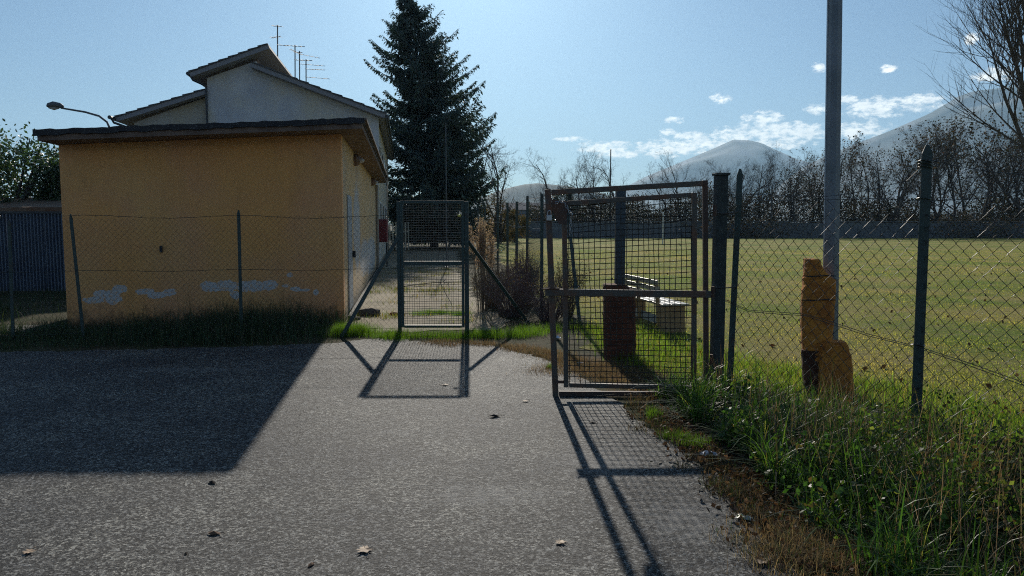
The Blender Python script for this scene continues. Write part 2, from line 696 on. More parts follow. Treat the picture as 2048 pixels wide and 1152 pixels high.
# asphalt as a triangulated sheet (fan by ear clipping of the n-gon)
sheet('asphalt_forecourt', jedge + [(-30, -8)], .012, M_ASPH)
# path between the low building and the scrub
pth = jag([(-2.75, 11.0), (-.2, 11.2), (-.1, 12.3), (-.45, 14.5), (-.9, 17), (-1.5, 22), (-2.2, 30), (-3.2, 44)], .25, .07, 5)
sheet('pale_path', pth + [(-7.6, 45), (-4.9, 26.5), (-2.82, 12.6)], .008, M_PATH)
pf = jag([(.9, 9.6), (1.25, 12.5), (.6, 16), (.2, 22), (-.4, 30), (-1.3, 60), (-1.5, 84)], .4, .08, 6)
sheet('football_pitch', [(90, 2.5), (90, 84)] + pf[::-1] + [(2.2, 7.6), (3.3, 6.0), (6, 2.0)], .006, M_PITCH)
sheet('far_meadow', [(-60, 105), (-60, 180), (260, 180), (260, 105)], .01, M_FIELD2)

# ------------------------------------------------------------------ mountains


def ridge(name, prof_px, dist, depth, seed, m, foot=.0):
    """terrain body with its crest following the skyline at its real distance"""
    rg = np.random.default_rng(seed)
    crest = [D(px, py, dist) for px, py in prof_px]
    xs = np.array([c_.x for c_ in crest])
    zs = np.array([c_.z for c_ in crest])
    NX, NY = 160, 45
    X = np.linspace(xs[0], xs[-1], NX)
    Z = np.interp(X, xs, zs)
    # smooth fractal noise
    def fr(n, octs=6):
        t = np.linspace(0, 1, n)
        o = np.zeros(n)
        for k in range(octs):
            fq = 2 ** k * 3
            o += np.interp(t * fq, np.arange(fq + 2), rg.normal(size=fq + 2)) / 2 ** (k * .9)
        return o
    Z = Z * (1 + .012 * fr(NX))
    V = []
    F_ = []
    gull = np.array([fr(NX, 6) for _ in range(6)])
    for j in range(NY):
        t = j / (NY - 1) * 2 - 1          # -1 front .. 1 back
        fall = (1 - abs(t)) ** 1.15
        k = abs(t) * 4.999
        g_ = gull[int(k)] * (1 - k % 1) + gull[min(int(k) + 1, 5)] * (k % 1)
        zz = Z * fall * (1 + .22 * g_ * np.sin(abs(t) * math.pi)) - 5 * (abs(t))
        shift = g_ * dist * .01 * abs(t)
        for i in range(NX):
            V.append((X[i] * (1 + t * depth / dist * .5) + shift[i], dist + t * depth, max(zz[i], -4)))
    for j in range(NY - 1):
        for i in range(NX - 1):
            F_.append((j * NX + i, j * NX + i + 1, (j + 1) * NX + i + 1, (j + 1) * NX + i))
    mb = MB()
    mb.v, mb.f = V, F_
    return tag(obj(name, mb, m, smooth=True), kind='structure')


M_MT = mat('mountain_slopes', (.045, .060, .055), .95, (.30, .31, .33), .0035, 10, contrast=(.46, .66))
M_HILL = mat('wooded_hill', (.035, .050, .030), .95, (.07, .075, .05), .01, 8)
ridge('mountain_peak', [(1120, 449), (1200, 400), (1290, 352), (1370, 318), (1440, 286), (1468, 273), (1500, 277), (1524, 283), (1560, 300), (1600, 318), (1660, 335), (1760, 350), (1900, 380), (2050, 449)], 5600, 1500, 3, M_MT)
ridge('mountain_massif', [(1500, 449), (1560, 370), (1600, 338), (1640, 316), (1700, 290), (1780, 258), (1860, 222), (1915, 188), (1945, 177), (1990, 172), (2060, 160), (2200, 120), (2400, 130), (2700, 200), (3100, 320), (3500, 449)], 4300, 1600, 5, M_MT)
ridge('wooded_hill', [(840, 449), (920, 410), (985, 386), (1010, 377), (1050, 368), (1075, 365), (1105, 368), (1140, 372), (1200, 385), (1290, 420), (1400, 449)], 2300, 500, 8, M_HILL)

# ------------------------------------------------------------------ low yellow building
AZB = math.radians(8.1)
SD = Vector((-math.sin(AZB), math.cos(AZB), 0))          # along the side, away from the camera
FD = Vector((math.cos(AZB), math.sin(AZB), 0))           # along the front, to the right
C0 = Vector((-2.68, 11.90, 0))
WID, LEN = 4.12, 14.2
C1 = C0 - FD * WID
UP = Vector((0, 0, 1))
HR, HL = 3.005, 2.775
b_root = thing('yellow_building', 'low flat-roofed ochre rendered building with peeling white patches behind the wire fence', 'building', C1)


def wall_px(px, py, O=C0, n=SD):
    p = onplane(px, py, O, n)
    return p


blob_px = [(240, 578, 14, 8), (215, 588, 26, 8), (190, 600, 20, 7), (228, 600, 18, 8), (290, 583, 20, 6), (315, 590, 22, 7), (340, 585, 14, 8), (420, 573, 20, 11), (455, 572, 26, 11),
           (500, 573, 34, 11), (540, 570, 16, 12), (470, 590, 12, 8), (580, 550, 7, 5), (592, 578, 12, 5), (572, 572, 8, 3), (632, 584, 6, 7), (610, 580, 9, 3)]
bl = []
for (px, py, rx, ry) in blob_px:
    p = wall_px(px, py)
    bl.append((p.x, p.z, rx / 1500 * 12.2 * 1.1, ry / 1500 * 12.2 * 1.1))
M_YEL = wear_wall('ochre_render', (.80, .42, .15), (.74, .36, .165), bl)
M_YEL2 = wear_wall('ochre_side_render', (.62, .45, .26), (.54, .38, .22), [(-3.6, .8, .35, .5), (-4.1, .7, .5, .6), (-3.2, 1.5, .18, 1.0)], pale=(.42, .45, .47))
T = .25
fw = MB()
fw.hexa([C1, C0, C0 + SD * T, C1 + SD * T, C1 + UP * HL, C0 + UP * HR, C0 + SD * T + UP * HR, C1 + SD * T + UP * HL])
obj('front_wall', fw, M_YEL, b_root)
sw = MB()
a0 = C0 + SD * (T + .002)
a1 = C0 + SD * LEN
e0 = C0 - FD * .01
sw.hexa([a0 - FD * T, a0 - FD * .003, a1 - FD * .003, a1 - FD * T, a0 - FD * T + UP * HR, a0 - FD * .003 + UP * HR, a1 - FD * .003 + UP * HR, a1 - FD * T + UP * HR])
obj('side_wall', sw, M_YEL2, b_root)
sw = MB()
a0, a1 = C1 + SD * (T + .002), C1 + SD * LEN
sw.hexa([a0, a0 + FD * T, a1 + FD * T, a1, a0 + UP * HL, a0 + FD * T + UP * HL, a1 + FD * T + UP * HL, a1 + UP * HL])
obj('side_wall', sw, M_YEL2, b_root)
bk = MB()
a0, a1 = C1 + SD * (LEN + .002), C0 + SD * (LEN + .002)
bk.hexa([a0, a1, a1 + SD * T, a0 + SD * T, a0 + UP * HL, a1 + UP * HR, a1 + SD * T + UP * HR, a0 + SD * T + UP * HL])
obj('rear_wall', bk, M_YEL2, b_root)
M_CONC = mat('weathered_concrete', (.22, .21, .19), .92, (.11, .10, .085), 5, bump=.6, bscale=40)
M_SOFF = mat('stained_soffit', (.24, .17, .13), .95, (.13, .09, .07), 4, bump=.6, bscale=30)
M_BITU = mat('bitumen_roof_felt', (.016, .017, .02), .75, (.04, .04, .042), 9, bump=.5, bscale=60)
# roof slab: concrete eaves slab + felt on top with a drip edge
SL = (HR - HL) / WID
def roofpt(u, s_, dz):    # u: metres right of C0, s_: metres behind the front
    return C0 + FD * u + SD * s_ + UP * (HR + 0.0 + SL * u + dz)
def slab(u0, u1, s0, s1, z0, z1):
    mb = MB()
    n = 34
    rg = random.Random(int(z0 * 1000) + 3)
    # ragged lower front lip
    return mb.hexa([roofpt(u0, s0, z0), roofpt(u1, s0, z0), roofpt(u1, s1, z0), roofpt(u0, s1, z0), roofpt(u0, s0, z1), roofpt(u1, s0, z1), roofpt(u1, s1, z1), roofpt(u0, s1, z1)])
obj('roof_slab', slab(-WID - .05, .36, -.54, LEN + .4, .004, .085), M_SOFF, b_root)
def felt():
    mb = MB()
    n = 60
    rg = random.Random(4)
    u0, u1 = -WID - .09, .40
    bot = [(u0 + (u1 - u0) * i / n) for i in range(n + 1)]
    lows = [.082 + rg.uniform(-.018, .010) for _ in bot]
    his = [.158 + rg.uniform(-.008, .010) for _ in bot]
    for i in range(n):
        a, b = bot[i], bot[i + 1]
        mb.hexa([roofpt(a, -.58, lows[i]), roofpt(b, -.58, lows[i + 1]), roofpt(b, -.542, lows[i + 1]), roofpt(a, -.542, lows[i]),
                 roofpt(a, -.58, his[i]), roofpt(b, -.58, his[i + 1]), roofpt(b, -.542, his[i + 1]), roofpt(a, -.542, his[i])])
    return mb
obj('fascia', felt(), M_BITU, b_root)
obj('roof_felt', slab(-WID - .07, .38, -.54, LEN + .42, .087, .145), M_BITU, b_root)
# row of edge tiles along the right eave
M_TILE = mat('grey_brown_tile', (.10, .075, .06), .85, (.16, .13, .11), 8, bump=.5, bscale=50)
rgt = random.Random(9)
tile = None
for k in range(44):
    s0 = -.54 + k * .33
    mb = MB()
    z = .147 + rgt.uniform(-.004, .008)
    mb.hexa([roofpt(.18, s0, z), roofpt(.43, s0, z - .03), roofpt(.43, s0 + .315, z - .03), roofpt(.18, s0 + .315, z),
             roofpt(.18, s0, z + .03), roofpt(.43, s0, z + .002), roofpt(.43, s0 + .315, z + .002), roofpt(.18, s0 + .315, z + .03)])
    obj('edge_tile', mb, M_TILE, b_root)
# bulkhead lamps high on the side wall
M_LAMPB = mat('brown_lamp_casing', (.16, .10, .07), .6)
M_GLASSY = mat('frosted_lamp_glass', (.45, .42, .38), .25)
for s_, z in ((3.1, 2.86), (10.9, 2.86)):
    c_ = C0 + SD * s_ + UP * z
    mb = MB()
    rings = []
    n = 14
    for rr, o_ in ((.16, .0), (.16, .05), (.12, .10), (.05, .13)):
        for k in range(n):
            t = 2 * math.pi * k / n
            q = c_ + SD * (math.cos(t) * rr) + UP * (math.sin(t) * rr * .75) + FD * (o_)
            mb.v.append(tuple(q))
    for j in range(3):
        for k in range(n):
            k2 = (k + 1) % n
            mb.f.append((j * n + k, j * n + k2, (j + 1) * n + k2, (j + 1) * n + k))
    mb.f.append(tuple(3 * n + k for k in range(n)))
    o_ = obj('bulkhead_lamp', mb, M_LAMPB, b_root)
    mb = MB()
    mb.lathe(c_ + FD * .12 - UP * .04, [(.02, -.02), (.07, 0), (.08, .04), (.03, .08)], 12)
    obj('lamp_glass', mb, M_GLASSY, o_, smooth=True)
# conduit, pale pipe, plinth kerb
M_PIPE = mat('painted_pipe', (.30, .27, .22), .6)
M_KERB = mat('dark_kerb', (.07, .07, .06), .9, (.12, .11, .09), 5)
mb = MB()
for s_ in (LEN - .6,):
    p = C0 + SD * s_ + FD * .06
    mb.tube([p, p + UP * 2.9], .05, 8)
obj('downpipe', mb, M_PIPE, b_root)
mb = MB()
p0, p1_ = C0 + SD * .4 + FD * .03, C0 + SD * (LEN) + FD * .03
mb.hexa([p0, p0 + FD * .10, p1_ + FD * .10, p1_, p0 + UP * .09, p0 + FD * .10 + UP * .09, p1_ + FD * .10 + UP * .09, p1_ + UP * .09])
obj('plinth', mb, M_KERB, b_root)
mb = MB()
pd = wall_px(323, 498) - SD * .02
mb.box(pd, (.035, .03, .10), AZB)
obj('wall_bracket', mb, M_BITU, b_root)
M_DOOR = mat('pale_grey_door', (.33, .36, .38), .6, (.26, .28, .30), 6)
mb = MB()
q0 = C0 + SD * 1.0 + FD * .004
q1 = C0 + SD * 1.95 + FD * .004
mb.hexa([q0 - FD * .03 + UP * .1, q0 + FD * .012 + UP * .1, q1 + FD * .012 + UP * .1, q1 - FD * .03 + UP * .1, q0 - FD * .03 + UP * 2.1, q0 + FD * .012 + UP * 2.1, q1 + FD * .012 + UP * 2.1, q1 - FD * .03 + UP * 2.1])
dr = obj('door', mb, M_DOOR, b_root)
mb = MB().box(C0 + SD * 1.85 + FD * .05 + UP * 1.05, (.06, .02, .12), AZB)
obj('door_handle', mb, M_BITU, dr)

# ------------------------------------------------------------------ two-storey house behind
H0 = Vector((D(757, 400, 30.5).x, 30.5, 0))
HN = SD
def hp(px, py):
    return onplane(px, py, H0, HN)
def hpl(px, z):
    p = hp(px, 430)
    return Vector((p.x, p.y, z))
h_root = thing('gabled_house', 'two-storey house with pale plaster gable and stepped pitched roofs behind the ochre building', 'house', Vector((hp(262, 400).x, hp(262, 400).y, 0)))
M_PLAS = wear_wall('pale_plaster', (.72, .70, .68), (.58, .58, .60), [], base_dark=False)
M_PLAS2 = wear_wall('cream_plaster', (.55, .50, .42), (.48, .44, .38), [], base_dark=False)
HLEN = 19
gable = [hpl(414, 0), hpl(757, 0), hp(757, 236), hp(640, 183), hp(512, 131), hp(512, 122), hp(414, 156)]
mb = MB().prism(gable, HN * .3)
obj('gable_wall', mb, M_PLAS, h_root)
wing = [hpl(262, 0), hpl(412, 0), hp(412, 190), hp(262, 243)]
mb = MB().prism([p + HN * .35 for p in wing], HN * .3)
obj('wing_wall', mb, M_PLAS2, h_root)
mb = MB()
r0 = hpl(757, 0) + HN * .302
mb.hexa([r0 - FD * .3, r0, r0 + HN * HLEN, r0 + HN * HLEN - FD * .3] + [q + UP * hp(757, 236).z for q in (r0 - FD * .3, r0, r0 + HN * HLEN, r0 + HN * HLEN - FD * .3)])
obj('side_wall', mb, M_PLAS2, h_root)
# clerestory wall between the two roof slopes
ctop, cbot = hp(512, 112), hp(512, 133)
mb = MB()
k0 = cbot + HN * .302
mb.hexa([k0 - FD * .25, k0, k0 + HN * HLEN, k0 + HN * HLEN - FD * .25] + [Vector((q.x, q.y, ctop.z)) for q in (k0 - FD * .25, k0, k0 + HN * HLEN, k0 + HN * HLEN - FD * .25)])
M_CLER = mat('terracotta_render', (.30, .20, .16), .9, (.22, .15, .12), 3)
obj('clerestory_wall', mb, M_CLER, h_root)
M_ROOFT = mat('dark_clay_roof', (.075, .075, .08), .8, (.12, .11, .105), 3, bump=.6, bscale=20, bdist=.03)
M_SOF2 = mat('roof_verge_boards', (.30, .29, .30), .8)
def roofplane(pa, pb, front, back, th=.16, name='roof'):
    """slab between two skyline points on the facade plane, running back into the plot"""
    pa, pb = pa - HN * front, pb - HN * front
    d = (pb - pa).normalized()
    nrm = Vector((d.x, d.y, d.z)).cross(HN)
    if nrm.z < 0:
        nrm = -nrm
    L = HN * (front + back)
    mb = MB().hexa([pa - nrm * th, pb - nrm * th, pb - nrm * th + L, pa - nrm * th + L, pa, pb, pb + L, pa + L])
    o = obj(name, mb, M_SOF2, h_root)
    # tile courses on top, running up the slope
    mt = MB()
    n = max(8, int((pb - pa).length / .42))
    for i in range(n):
        a, b = pa.lerp(pb, i / n), pa.lerp(pb, (i + 1) / n)
        low, high = (a, b) if a.z < b.z else (b, a)
        mt.hexa([low + nrm * .004 - HN * .04, high + nrm * .004 - HN * .04, high + nrm * .004 + L, low + nrm * .004 + L,
                 low + nrm * .075 - HN * .04, high + nrm * .035 - HN * .04, high + nrm * .035 + L, low + nrm * .075 + L])
    t = obj('tile_courses', mt, M_ROOFT, o)
    t['kind'] = 'stuff'
    return o
roofplane(hp(386, 151), hp(541, 95), .55, 20)
roofplane(hp(508, 131), hp(772, 232), .55, 20)
roofplane(hp(232, 236), hp(412, 180) + HN * 0, .1, 14)
M_GUT = mat('dark_gutter_metal', (.05, .055, .06), .45, metal=.3)
for (gx, gy, pts) in ((383, 152, [(386, 155), (392, 164), (412, 172), (414, 178), (416, 250)]), (229, 238, [(232, 241), (236, 248), (258, 256), (262, 262), (262, 330)])):
    g0 = hp(gx, gy) - HN * .5
    mb = MB().tube([g0, g0 + HN * 14], .075, 8)
    gt = obj('gutter', mb, M_GUT, h_root)
    mb = MB().tube([hp(a, b) - HN * (.42 if i < 2 else .12) for i, (a, b) in enumerate(pts)], .045, 8)
    obj('downpipe', mb, M_GUT, gt)
ge = hp(774, 236)
mb = MB().tube([ge - HN * .5, ge + HN * HLEN], .08, 8)
obj('gutter', mb, M_GUT, h_root)
# windows on the side wall
M_WIN = mat('dark_window_glass', (.02, .025, .03), .12)
M_FRAME = mat('white_window_frame', (.6, .6, .6), .5)
for s_ in (1.6, 5.2, 8.8, 12.4):
    for z in (1.9, 4.3):
        c_ = r0 + HN * s_ + FD * .012 + UP * z
        mb = MB()
        mb.box(c_, (.05, 1.1, 1.3), AZB)
        w = obj('window', mb, M_FRAME, h_root)
        mb = MB().box(c_ + FD * .028, (.012, .9, 1.1), AZB)
        obj('pane', mb, M_WIN, w)

M_RED = mat('red_painted_box', (.20, .025, .03), .6)
rb = thing('red_cabinet', 'red wall cabinet on posts beside the far corner of the ochre building', 'cabinet', Vector((D(764, 440, 28).x, 28, 0)))
mb = MB().box(rb.location + UP * 1.35, (.40, .28, .85))
obj('cabinet_body', mb, M_RED, rb, bevel=.015)
for dx in (-.16, .16):
    obj('leg', MB().box(rb.location + Vector((dx, 0, .45)), (.05, .05, .9)), M_GUT, rb)
mb = MB().box(rb.location + Vector((0, -.15, 1.35)), (.34, .02, .76))
obj('cabinet_door', mb, M_RED, rb, bevel=.004)

# TV antennas on the house roof
M_ALU = mat('grey_aluminium', (.13, .14, .15), .6, metal=.2)
def antenna(px, ytop, ybot, dist, booms, label):
    b_ = D(px, ybot, dist)
    t_ = D(px, ytop, dist)
    r = thing('tv_antenna', label, 'antenna', b_, 'television antennas on the house roof')
    obj('mast', MB().tube([b_ - UP * .3, t_], .028, 6), M_ALU, r)
    for (xa, ya, xb, yb, nel) in booms:
        p, q = D(xa, ya, dist), D(xb, yb, dist)
        q.y += .25
        mb = MB().tube([p, q], .014, 5)
        for k in range(nel):
            c_ = p.lerp(q, (k + .3) / nel)
            l_ = .16 + .10 * (k % 2)
            v_ = Vector((.12, 1, .15)).normalized()
            mb.tube([c_ - v_ * l_ * 1.6, c_ + v_ * l_ * 1.6], .008, 4)
        obj('boom', mb, M_ALU, r)
antenna(555, 50, 108, 37, [(546, 52, 560, 50, 4), (542, 76, 558, 70, 4), (556, 90, 607, 91, 7)], 'leftmost and tallest television antenna beside the house ridge')
antenna(590, 90, 160, 37.5, [(580, 98, 600, 107, 5), (590, 120, 620, 119, 5)], 'television antenna with short angled boom second from the house ridge')
antenna(599, 102, 162, 38, [(599, 108, 637, 114, 7), (590, 104, 602, 103, 3)], 'television antenna with one long drooping boom in the middle of the cluster')
antenna(612, 119, 166, 38.5, [(600, 120, 622, 119, 4), (601, 128, 648, 130, 7), (612, 138, 648, 138, 7), (612, 154, 657, 156, 8)], 'rightmost television antenna with three stacked booms')

# street lamp
base = D(224, 440, 31)
base.z = 0
sl = thing('street_lamp', 'curved-arm street lamp rising behind the ochre building roof', 'street lamp', base)
pts = [base, D(224, 300, 31), D(222, 262, 31), D(214, 244, 31), D(198, 232, 31), D(170, 224, 31), D(122, 216, 31)]
obj('pole', MB().tube(pts, [.09, .07, .05, .045, .042, .04, .035], 8), M_ALU, sl, smooth=True)
hd = D(110, 212, 31)
mb = MB()
mb.tube([hd + Vector((.34, 0, -.03)), hd + Vector((.2, 0, .02)), hd + Vector((-.05, 0, .05)), hd + Vector((-.27, 0, .02)), hd + Vector((-.34, 0, -.01))], [.05, .11, .14, .10, .03], 10)
lh = obj('lamp_head', mb, M_ALU, sl, smooth=True)
obj('diffuser', MB().tube([hd + Vector((.15, 0, -.07)), hd + Vector((-.05, 0, -.09)), hd + Vector((-.25, 0, -.06))], [.05, .08, .04], 8), M_GLASSY, lh, smooth=True)

# ------------------------------------------------------------------ corrugated metal hoarding at the left
M_CORR = mat('blue_grey_sheet_metal', (.14, .17, .22), .5, (.10, .12, .16), 2, metal=.2, bump=.15, bscale=12)
cr_root = thing('corrugated_fence', 'blue grey corrugated metal fence left of the ochre building', 'fence', Vector((-17, 17.6, 0)))
x0, x1 = -19.0, -9.2
npan = 11
for k in range(npan):
    xa = x0 + (x1 - x0) * k / npan
    xb = x0 + (x1 - x0) * (k + 1) / npan - .015
    mb = MB()
    cols = 44
    for i in range(cols + 1):
        x = xa + (xb - xa) * i / cols
        y = 17.7 + .025 * (1 if (i // 2) % 2 else -1) + (.012 if k % 2 else 0)
        mb.v += [(x, y, .02), (x, y, 1.84)]
    for i in range(cols):
        mb.f.append((2 * i, 2 * i + 2, 2 * i + 3, 2 * i + 1))
    o = obj('sheet_panel', mb, M_CORR, cr_root)
    sm = o.modifiers.new('solid', 'SOLIDIFY')
    sm.thickness = .004
obj('top_rail', MB().box(((x0 + x1) / 2, 17.70, 1.87), (x1 - x0, .08, .05)), M_GUT, cr_root)
# low shed behind
sh = thing('low_shed', 'low shed with rusty brown roof edge behind the corrugated fence', 'shed', Vector((-13.0, 22, 0)))
obj('shed_wall', MB().box((-13.0, 22, .95), (7.0, 3, 1.9)), mat('shed_render', (.16, .14, .13), .9, (.10, .09, .08), 2), sh)
obj('roof', MB().hexa([(-16.8, 20.2, 1.91), (-9.3, 20.2, 1.95), (-9.3, 23.8, 2.35), (-16.8, 23.8, 2.3), (-16.8, 20.2, 2.02), (-9.3, 20.2, 2.07), (-9.3, 23.8, 2.47), (-16.8, 23.8, 2.42)]),
    mat('rusty_roof', (.15, .07, .035), .85, (.20, .14, .09), 3), sh)
# kerb/ramp streak of concrete at far left
mb = MB().quad((-7.0, 11.0, .016), (-7.02, 11.8, .016), (-8.2, 11.6, .016), (-12, 10.4, .016), (-12, 10.0, .016), (-8.0, 10.9, .016))
tag(obj('concrete_apron', mb, M_CONC), kind='structure')

# ------------------------------------------------------------------ metals of the gates and fences
M_GREEN = mat('faded_green_paint', (.032, .058, .052), .55, (.055, .040, .030), 7, contrast=(.55, .7), bump=.3, bscale=80, bdist=.003)
M_GATE = mat('grey_green_gate_paint', (.088, .078, .062), .55, (.14, .070, .040), 5, contrast=(.46, .58), bump=.4, bscale=90, bdist=.003)
M_RUST = mat('rusty_steel', (.12, .055, .030), .7, (.06, .045, .04), 9, bump=.4, bscale=90, bdist=.003)
M_WIRE = mat('galvanised_wire', (.14, .15, .15), .38, (.09, .07, .05), 10, metal=.55)
M_WIRE2 = mat('dull_galvanised_mesh_wire', (.035, .038, .035), .45, (.03, .026, .02), 10, metal=.25)
M_WIREB = mat('bright_grid_wire', (.30, .31, .31), .32, (.16, .15, .13), 12, metal=.6)  # base colour raised so the horizontal gate wires seem to glint
M_GWIRE = mat('plastic_coated_green_wire', (.035, .060, .045), .45, (.05, .04, .03), 6, metal=.1)

# --- pedestrian gate in the fence (left)
YB = 10.85
fb = thing('wire_mesh_gate', 'narrow closed mesh gate with slanting side braces between the path and the forecourt', 'gate', Vector((-1.14, YB, 0)))
XL, XR, ZT = -1.615, -.680, 1.925
obj('gate_post', MB().box((XL - .02, YB, ZT / 2), (.05, .05, ZT)), M_GREEN, fb, bevel=.004)
obj('gate_post', MB().box((XR + .025, YB, ZT / 2), (.06, .06, ZT)), M_GREEN, fb, bevel=.004)
obj('stile', MB().box((XL + .028, YB - .02, 1.0), (.038, .035, 1.80)), M_GREEN, fb, bevel=.003)
obj('stile', MB().box((XR - .028, YB - .02, 1.0), (.038, .035, 1.80)), M_GREEN, fb, bevel=.003)
obj('rail', MB().box(((XL + XR) / 2, YB - .02, ZT - .012), (XR - XL - .02, .04, .04)), M_GREEN, fb, bevel=.003)
obj('rail', MB().box(((XL + XR) / 2, YB - .02, 1.035), (XR - XL - .10, .038, .06)), M_GREEN, fb, bevel=.003)
obj('rail', MB().box(((XL + XR) / 2, YB - .02, .115), (XR - XL - .10, .038, .04)), M_GREEN, fb, bevel=.003)
rgw = random.Random(5)
nH = 49
for k in range(nH):
    z = .16 + (ZT - .06 - .16) * k / (nH - 1)
    pts = [(XL + .05 + (XR - XL - .1) * i / 8, YB - .022 + rgw.uniform(-.002, .002), z + rgw.uniform(-.003, .003)) for i in range(9)]
    obj('wire', MB().tube(pts, .0032, 4), M_WIREB, fb)
nV = 24
for k in range(nV):
    x = XL + .06 + (XR - XL - .12) * k / (nV - 1)
    pts = [(x + rgw.uniform(-.002, .002), YB - .019, .14 + (ZT - .18) * i / 8) for i in range(9)]
    obj('wire', MB().tube(pts, .0023, 4), M_WIRE, fb)
obj('brace', MB().bar((XL - .03, YB, 1.40), (-2.42, 10.55, .0), .05, .05), M_GREEN, fb)
ft = G(1057, 646)
obj('brace', MB().bar((XR + .05, YB + .02, 1.34), (ft.x, ft.y, .0), .05, .05), M_GREEN, fb)
M_YREF = mat('yellow_reflector', (.7, .62, .12), .3)
obj('reflector', MB().lathe(Vector((XR - .075, YB - .06, 1.72)), [(.01, -.02), (.024, -.012), (.024, .012), (.01, .02)], 10), M_YREF, fb, smooth=True)

# --- gate with double frame (right)
ga = thing('double_frame_mesh_gate', 'sagging rusty double-framed mesh gate standing open beside the timber gate post', 'gate', Vector((1.1, 6.83, 0)))
YA = 6.84
def ob(name, p, q, w=.058, t=.04, m=M_GATE, par=None, bev=.004):
    return obj(name, MB().bar(p, q, w, t), m, par or ga, bevel=bev)
oTL, oTR, oBL, oBR = Vector((.325, YA, 1.885)), Vector((1.745, YA, 1.965)), Vector((.405, YA, .035)), Vector((1.80, YA, .03))
ob('outer_stile', oBL + Vector((-.001, 0, -.03)), oTL + Vector((-.001, 0, .028)), .054)
ob('outer_stile', oBR + Vector((0, 0, -.03)), oTR + Vector((0, 0, .028)), .045, m=M_RUST)
ob('outer_rail', oTL + Vector((.031, 0, 0)), oTR - Vector((.023, 0, 0)), .048)
ob('outer_rail', oBL + Vector((.031, 0, 0)), oBR - Vector((.023, 0, 0)), .045, m=M_RUST)
YI = YA - .045
iTL, iTR, iBL, iBR = Vector((.470, YI, 1.785)), Vector((1.640, YI, 1.86)), Vector((.498, YI, .125)), Vector((1.672, YI, .10))
ob('leaf_stile', iBL - UP * .02, iTL + UP * .02, .044)
ob('leaf_stile', iBR - UP * .02, iTR + UP * .02, .044)
ob('leaf_rail', iTL + Vector((.027, 0, 0)), iTR - Vector((.027, 0, 0)), .042)
ob('leaf_rail', iBL + Vector((.027, 0, 0)), iBR - Vector((.027, 0, 0)), .04)
ob('middle_rail', Vector((.30, YI - .038, .985)), Vector((1.80, YI - .038, .965)), .062, .03)
ob('latch_bar', Vector((.28, YI - .06, 1.018)), Vector((.43, YI - .06, 1.020)), .012, .02, M_RUST)
ob('leaf_strap', Vector((.40, YI, .155)), Vector((.475, YI, .155)), .03, .02, M_RUST)
# corner plate where the chain passes
mb = MB().prism([(.355, YI - .03, 1.82), (.50, YI - .03, 1.80), (.49, YI - .03, 1.60), (.42, YI - .03, 1.60), (.36, YI - .03, 1.72)], (0, .006, 0))
obj('corner_plate', mb, M_RUST, ga)
rgw = random.Random(11)
nV = 24
for k in range(nV):
    t = (k + .6) / nV
    b0, t0_ = iBL.lerp(iBR, t), iTL.lerp(iTR, t)
    pts = [b0.lerp(t0_, i / 10) + Vector((rgw.uniform(-.003, .003) + .006 * math.sin(i * .9 + k), .010, 0)) for i in range(11)]
    obj('wire', MB().tube(pts, .0034, 4), M_WIRE2, ga)
nH = 34
for k in range(nH):
    t = (k + .6) / nH
    l_, r_ = iBL.lerp(iTL, t), iBR.lerp(iTR, t)
    amp = .012 if k > nH - 6 else .003
    ph = rgw.uniform(0, 6)
    pts = [l_.lerp(r_, i / 12) + Vector((0, .006, amp * math.sin(i * .8 + ph) + rgw.uniform(-.002, .002))) for i in range(13)]
    obj('wire', MB().tube(pts, .0034, 4), M_WIRE2, ga)
# chain
M_CHAIN = mat('bright_steel_chain', (.45, .46, .47), .3, metal=.9)
ch_pts = [Vector((.40, YI - .07, 1.79)), Vector((.44, YI - .075, 1.80)), Vector((.475, YI - .07, 1.775)), Vector((.50, YI - .06, 1.73)), Vector((.535, YI - .05, 1.68)), Vector((.525, YI - .045, 1.62)), Vector((.52, YI - .045, 1.55)), Vector((.522, YI - .045, 1.48))]
chn = thing('steel_chain', 'bright steel chain looped round the top left corner of the rusty gate', 'chain', ch_pts[-1])
total = 0
seq = []
for i in range(len(ch_pts) - 1):
    n = max(1, int((ch_pts[i + 1] - ch_pts[i]).length / .024))
    for k in range(n):
        seq.append((ch_pts[i].lerp(ch_pts[i + 1], k / n), (ch_pts[i + 1] - ch_pts[i]).normalized()))
for i, (p, d) in enumerate(seq):
    a = d.cross(Vector((0, 1, 0)) if i % 2 else Vector((1, .4, .2))).normalized()
    ring = []
    for k in range(9):
        t = 2 * math.pi * k / 8
        ring.append(p + d * (math.cos(t) * .018) + a * (math.sin(t) * .010))
    obj('chain_link', MB().tube(ring, .0035, 4, caps=False), M_CHAIN, chn)
pl = MB().box((.335, YA - .06, 1.655), (.05, .025, .055))
pd_ = obj('padlock', pl, M_CHAIN, chn, bevel=.006)
obj('shackle', MB().tube([(.320, YA - .06, 1.68), (.322, YA - .06, 1.71), (.337, YA - .06, 1.725), (.352, YA - .06, 1.71), (.352, YA - .06, 1.68)], .004, 5), M_CHAIN, pd_)

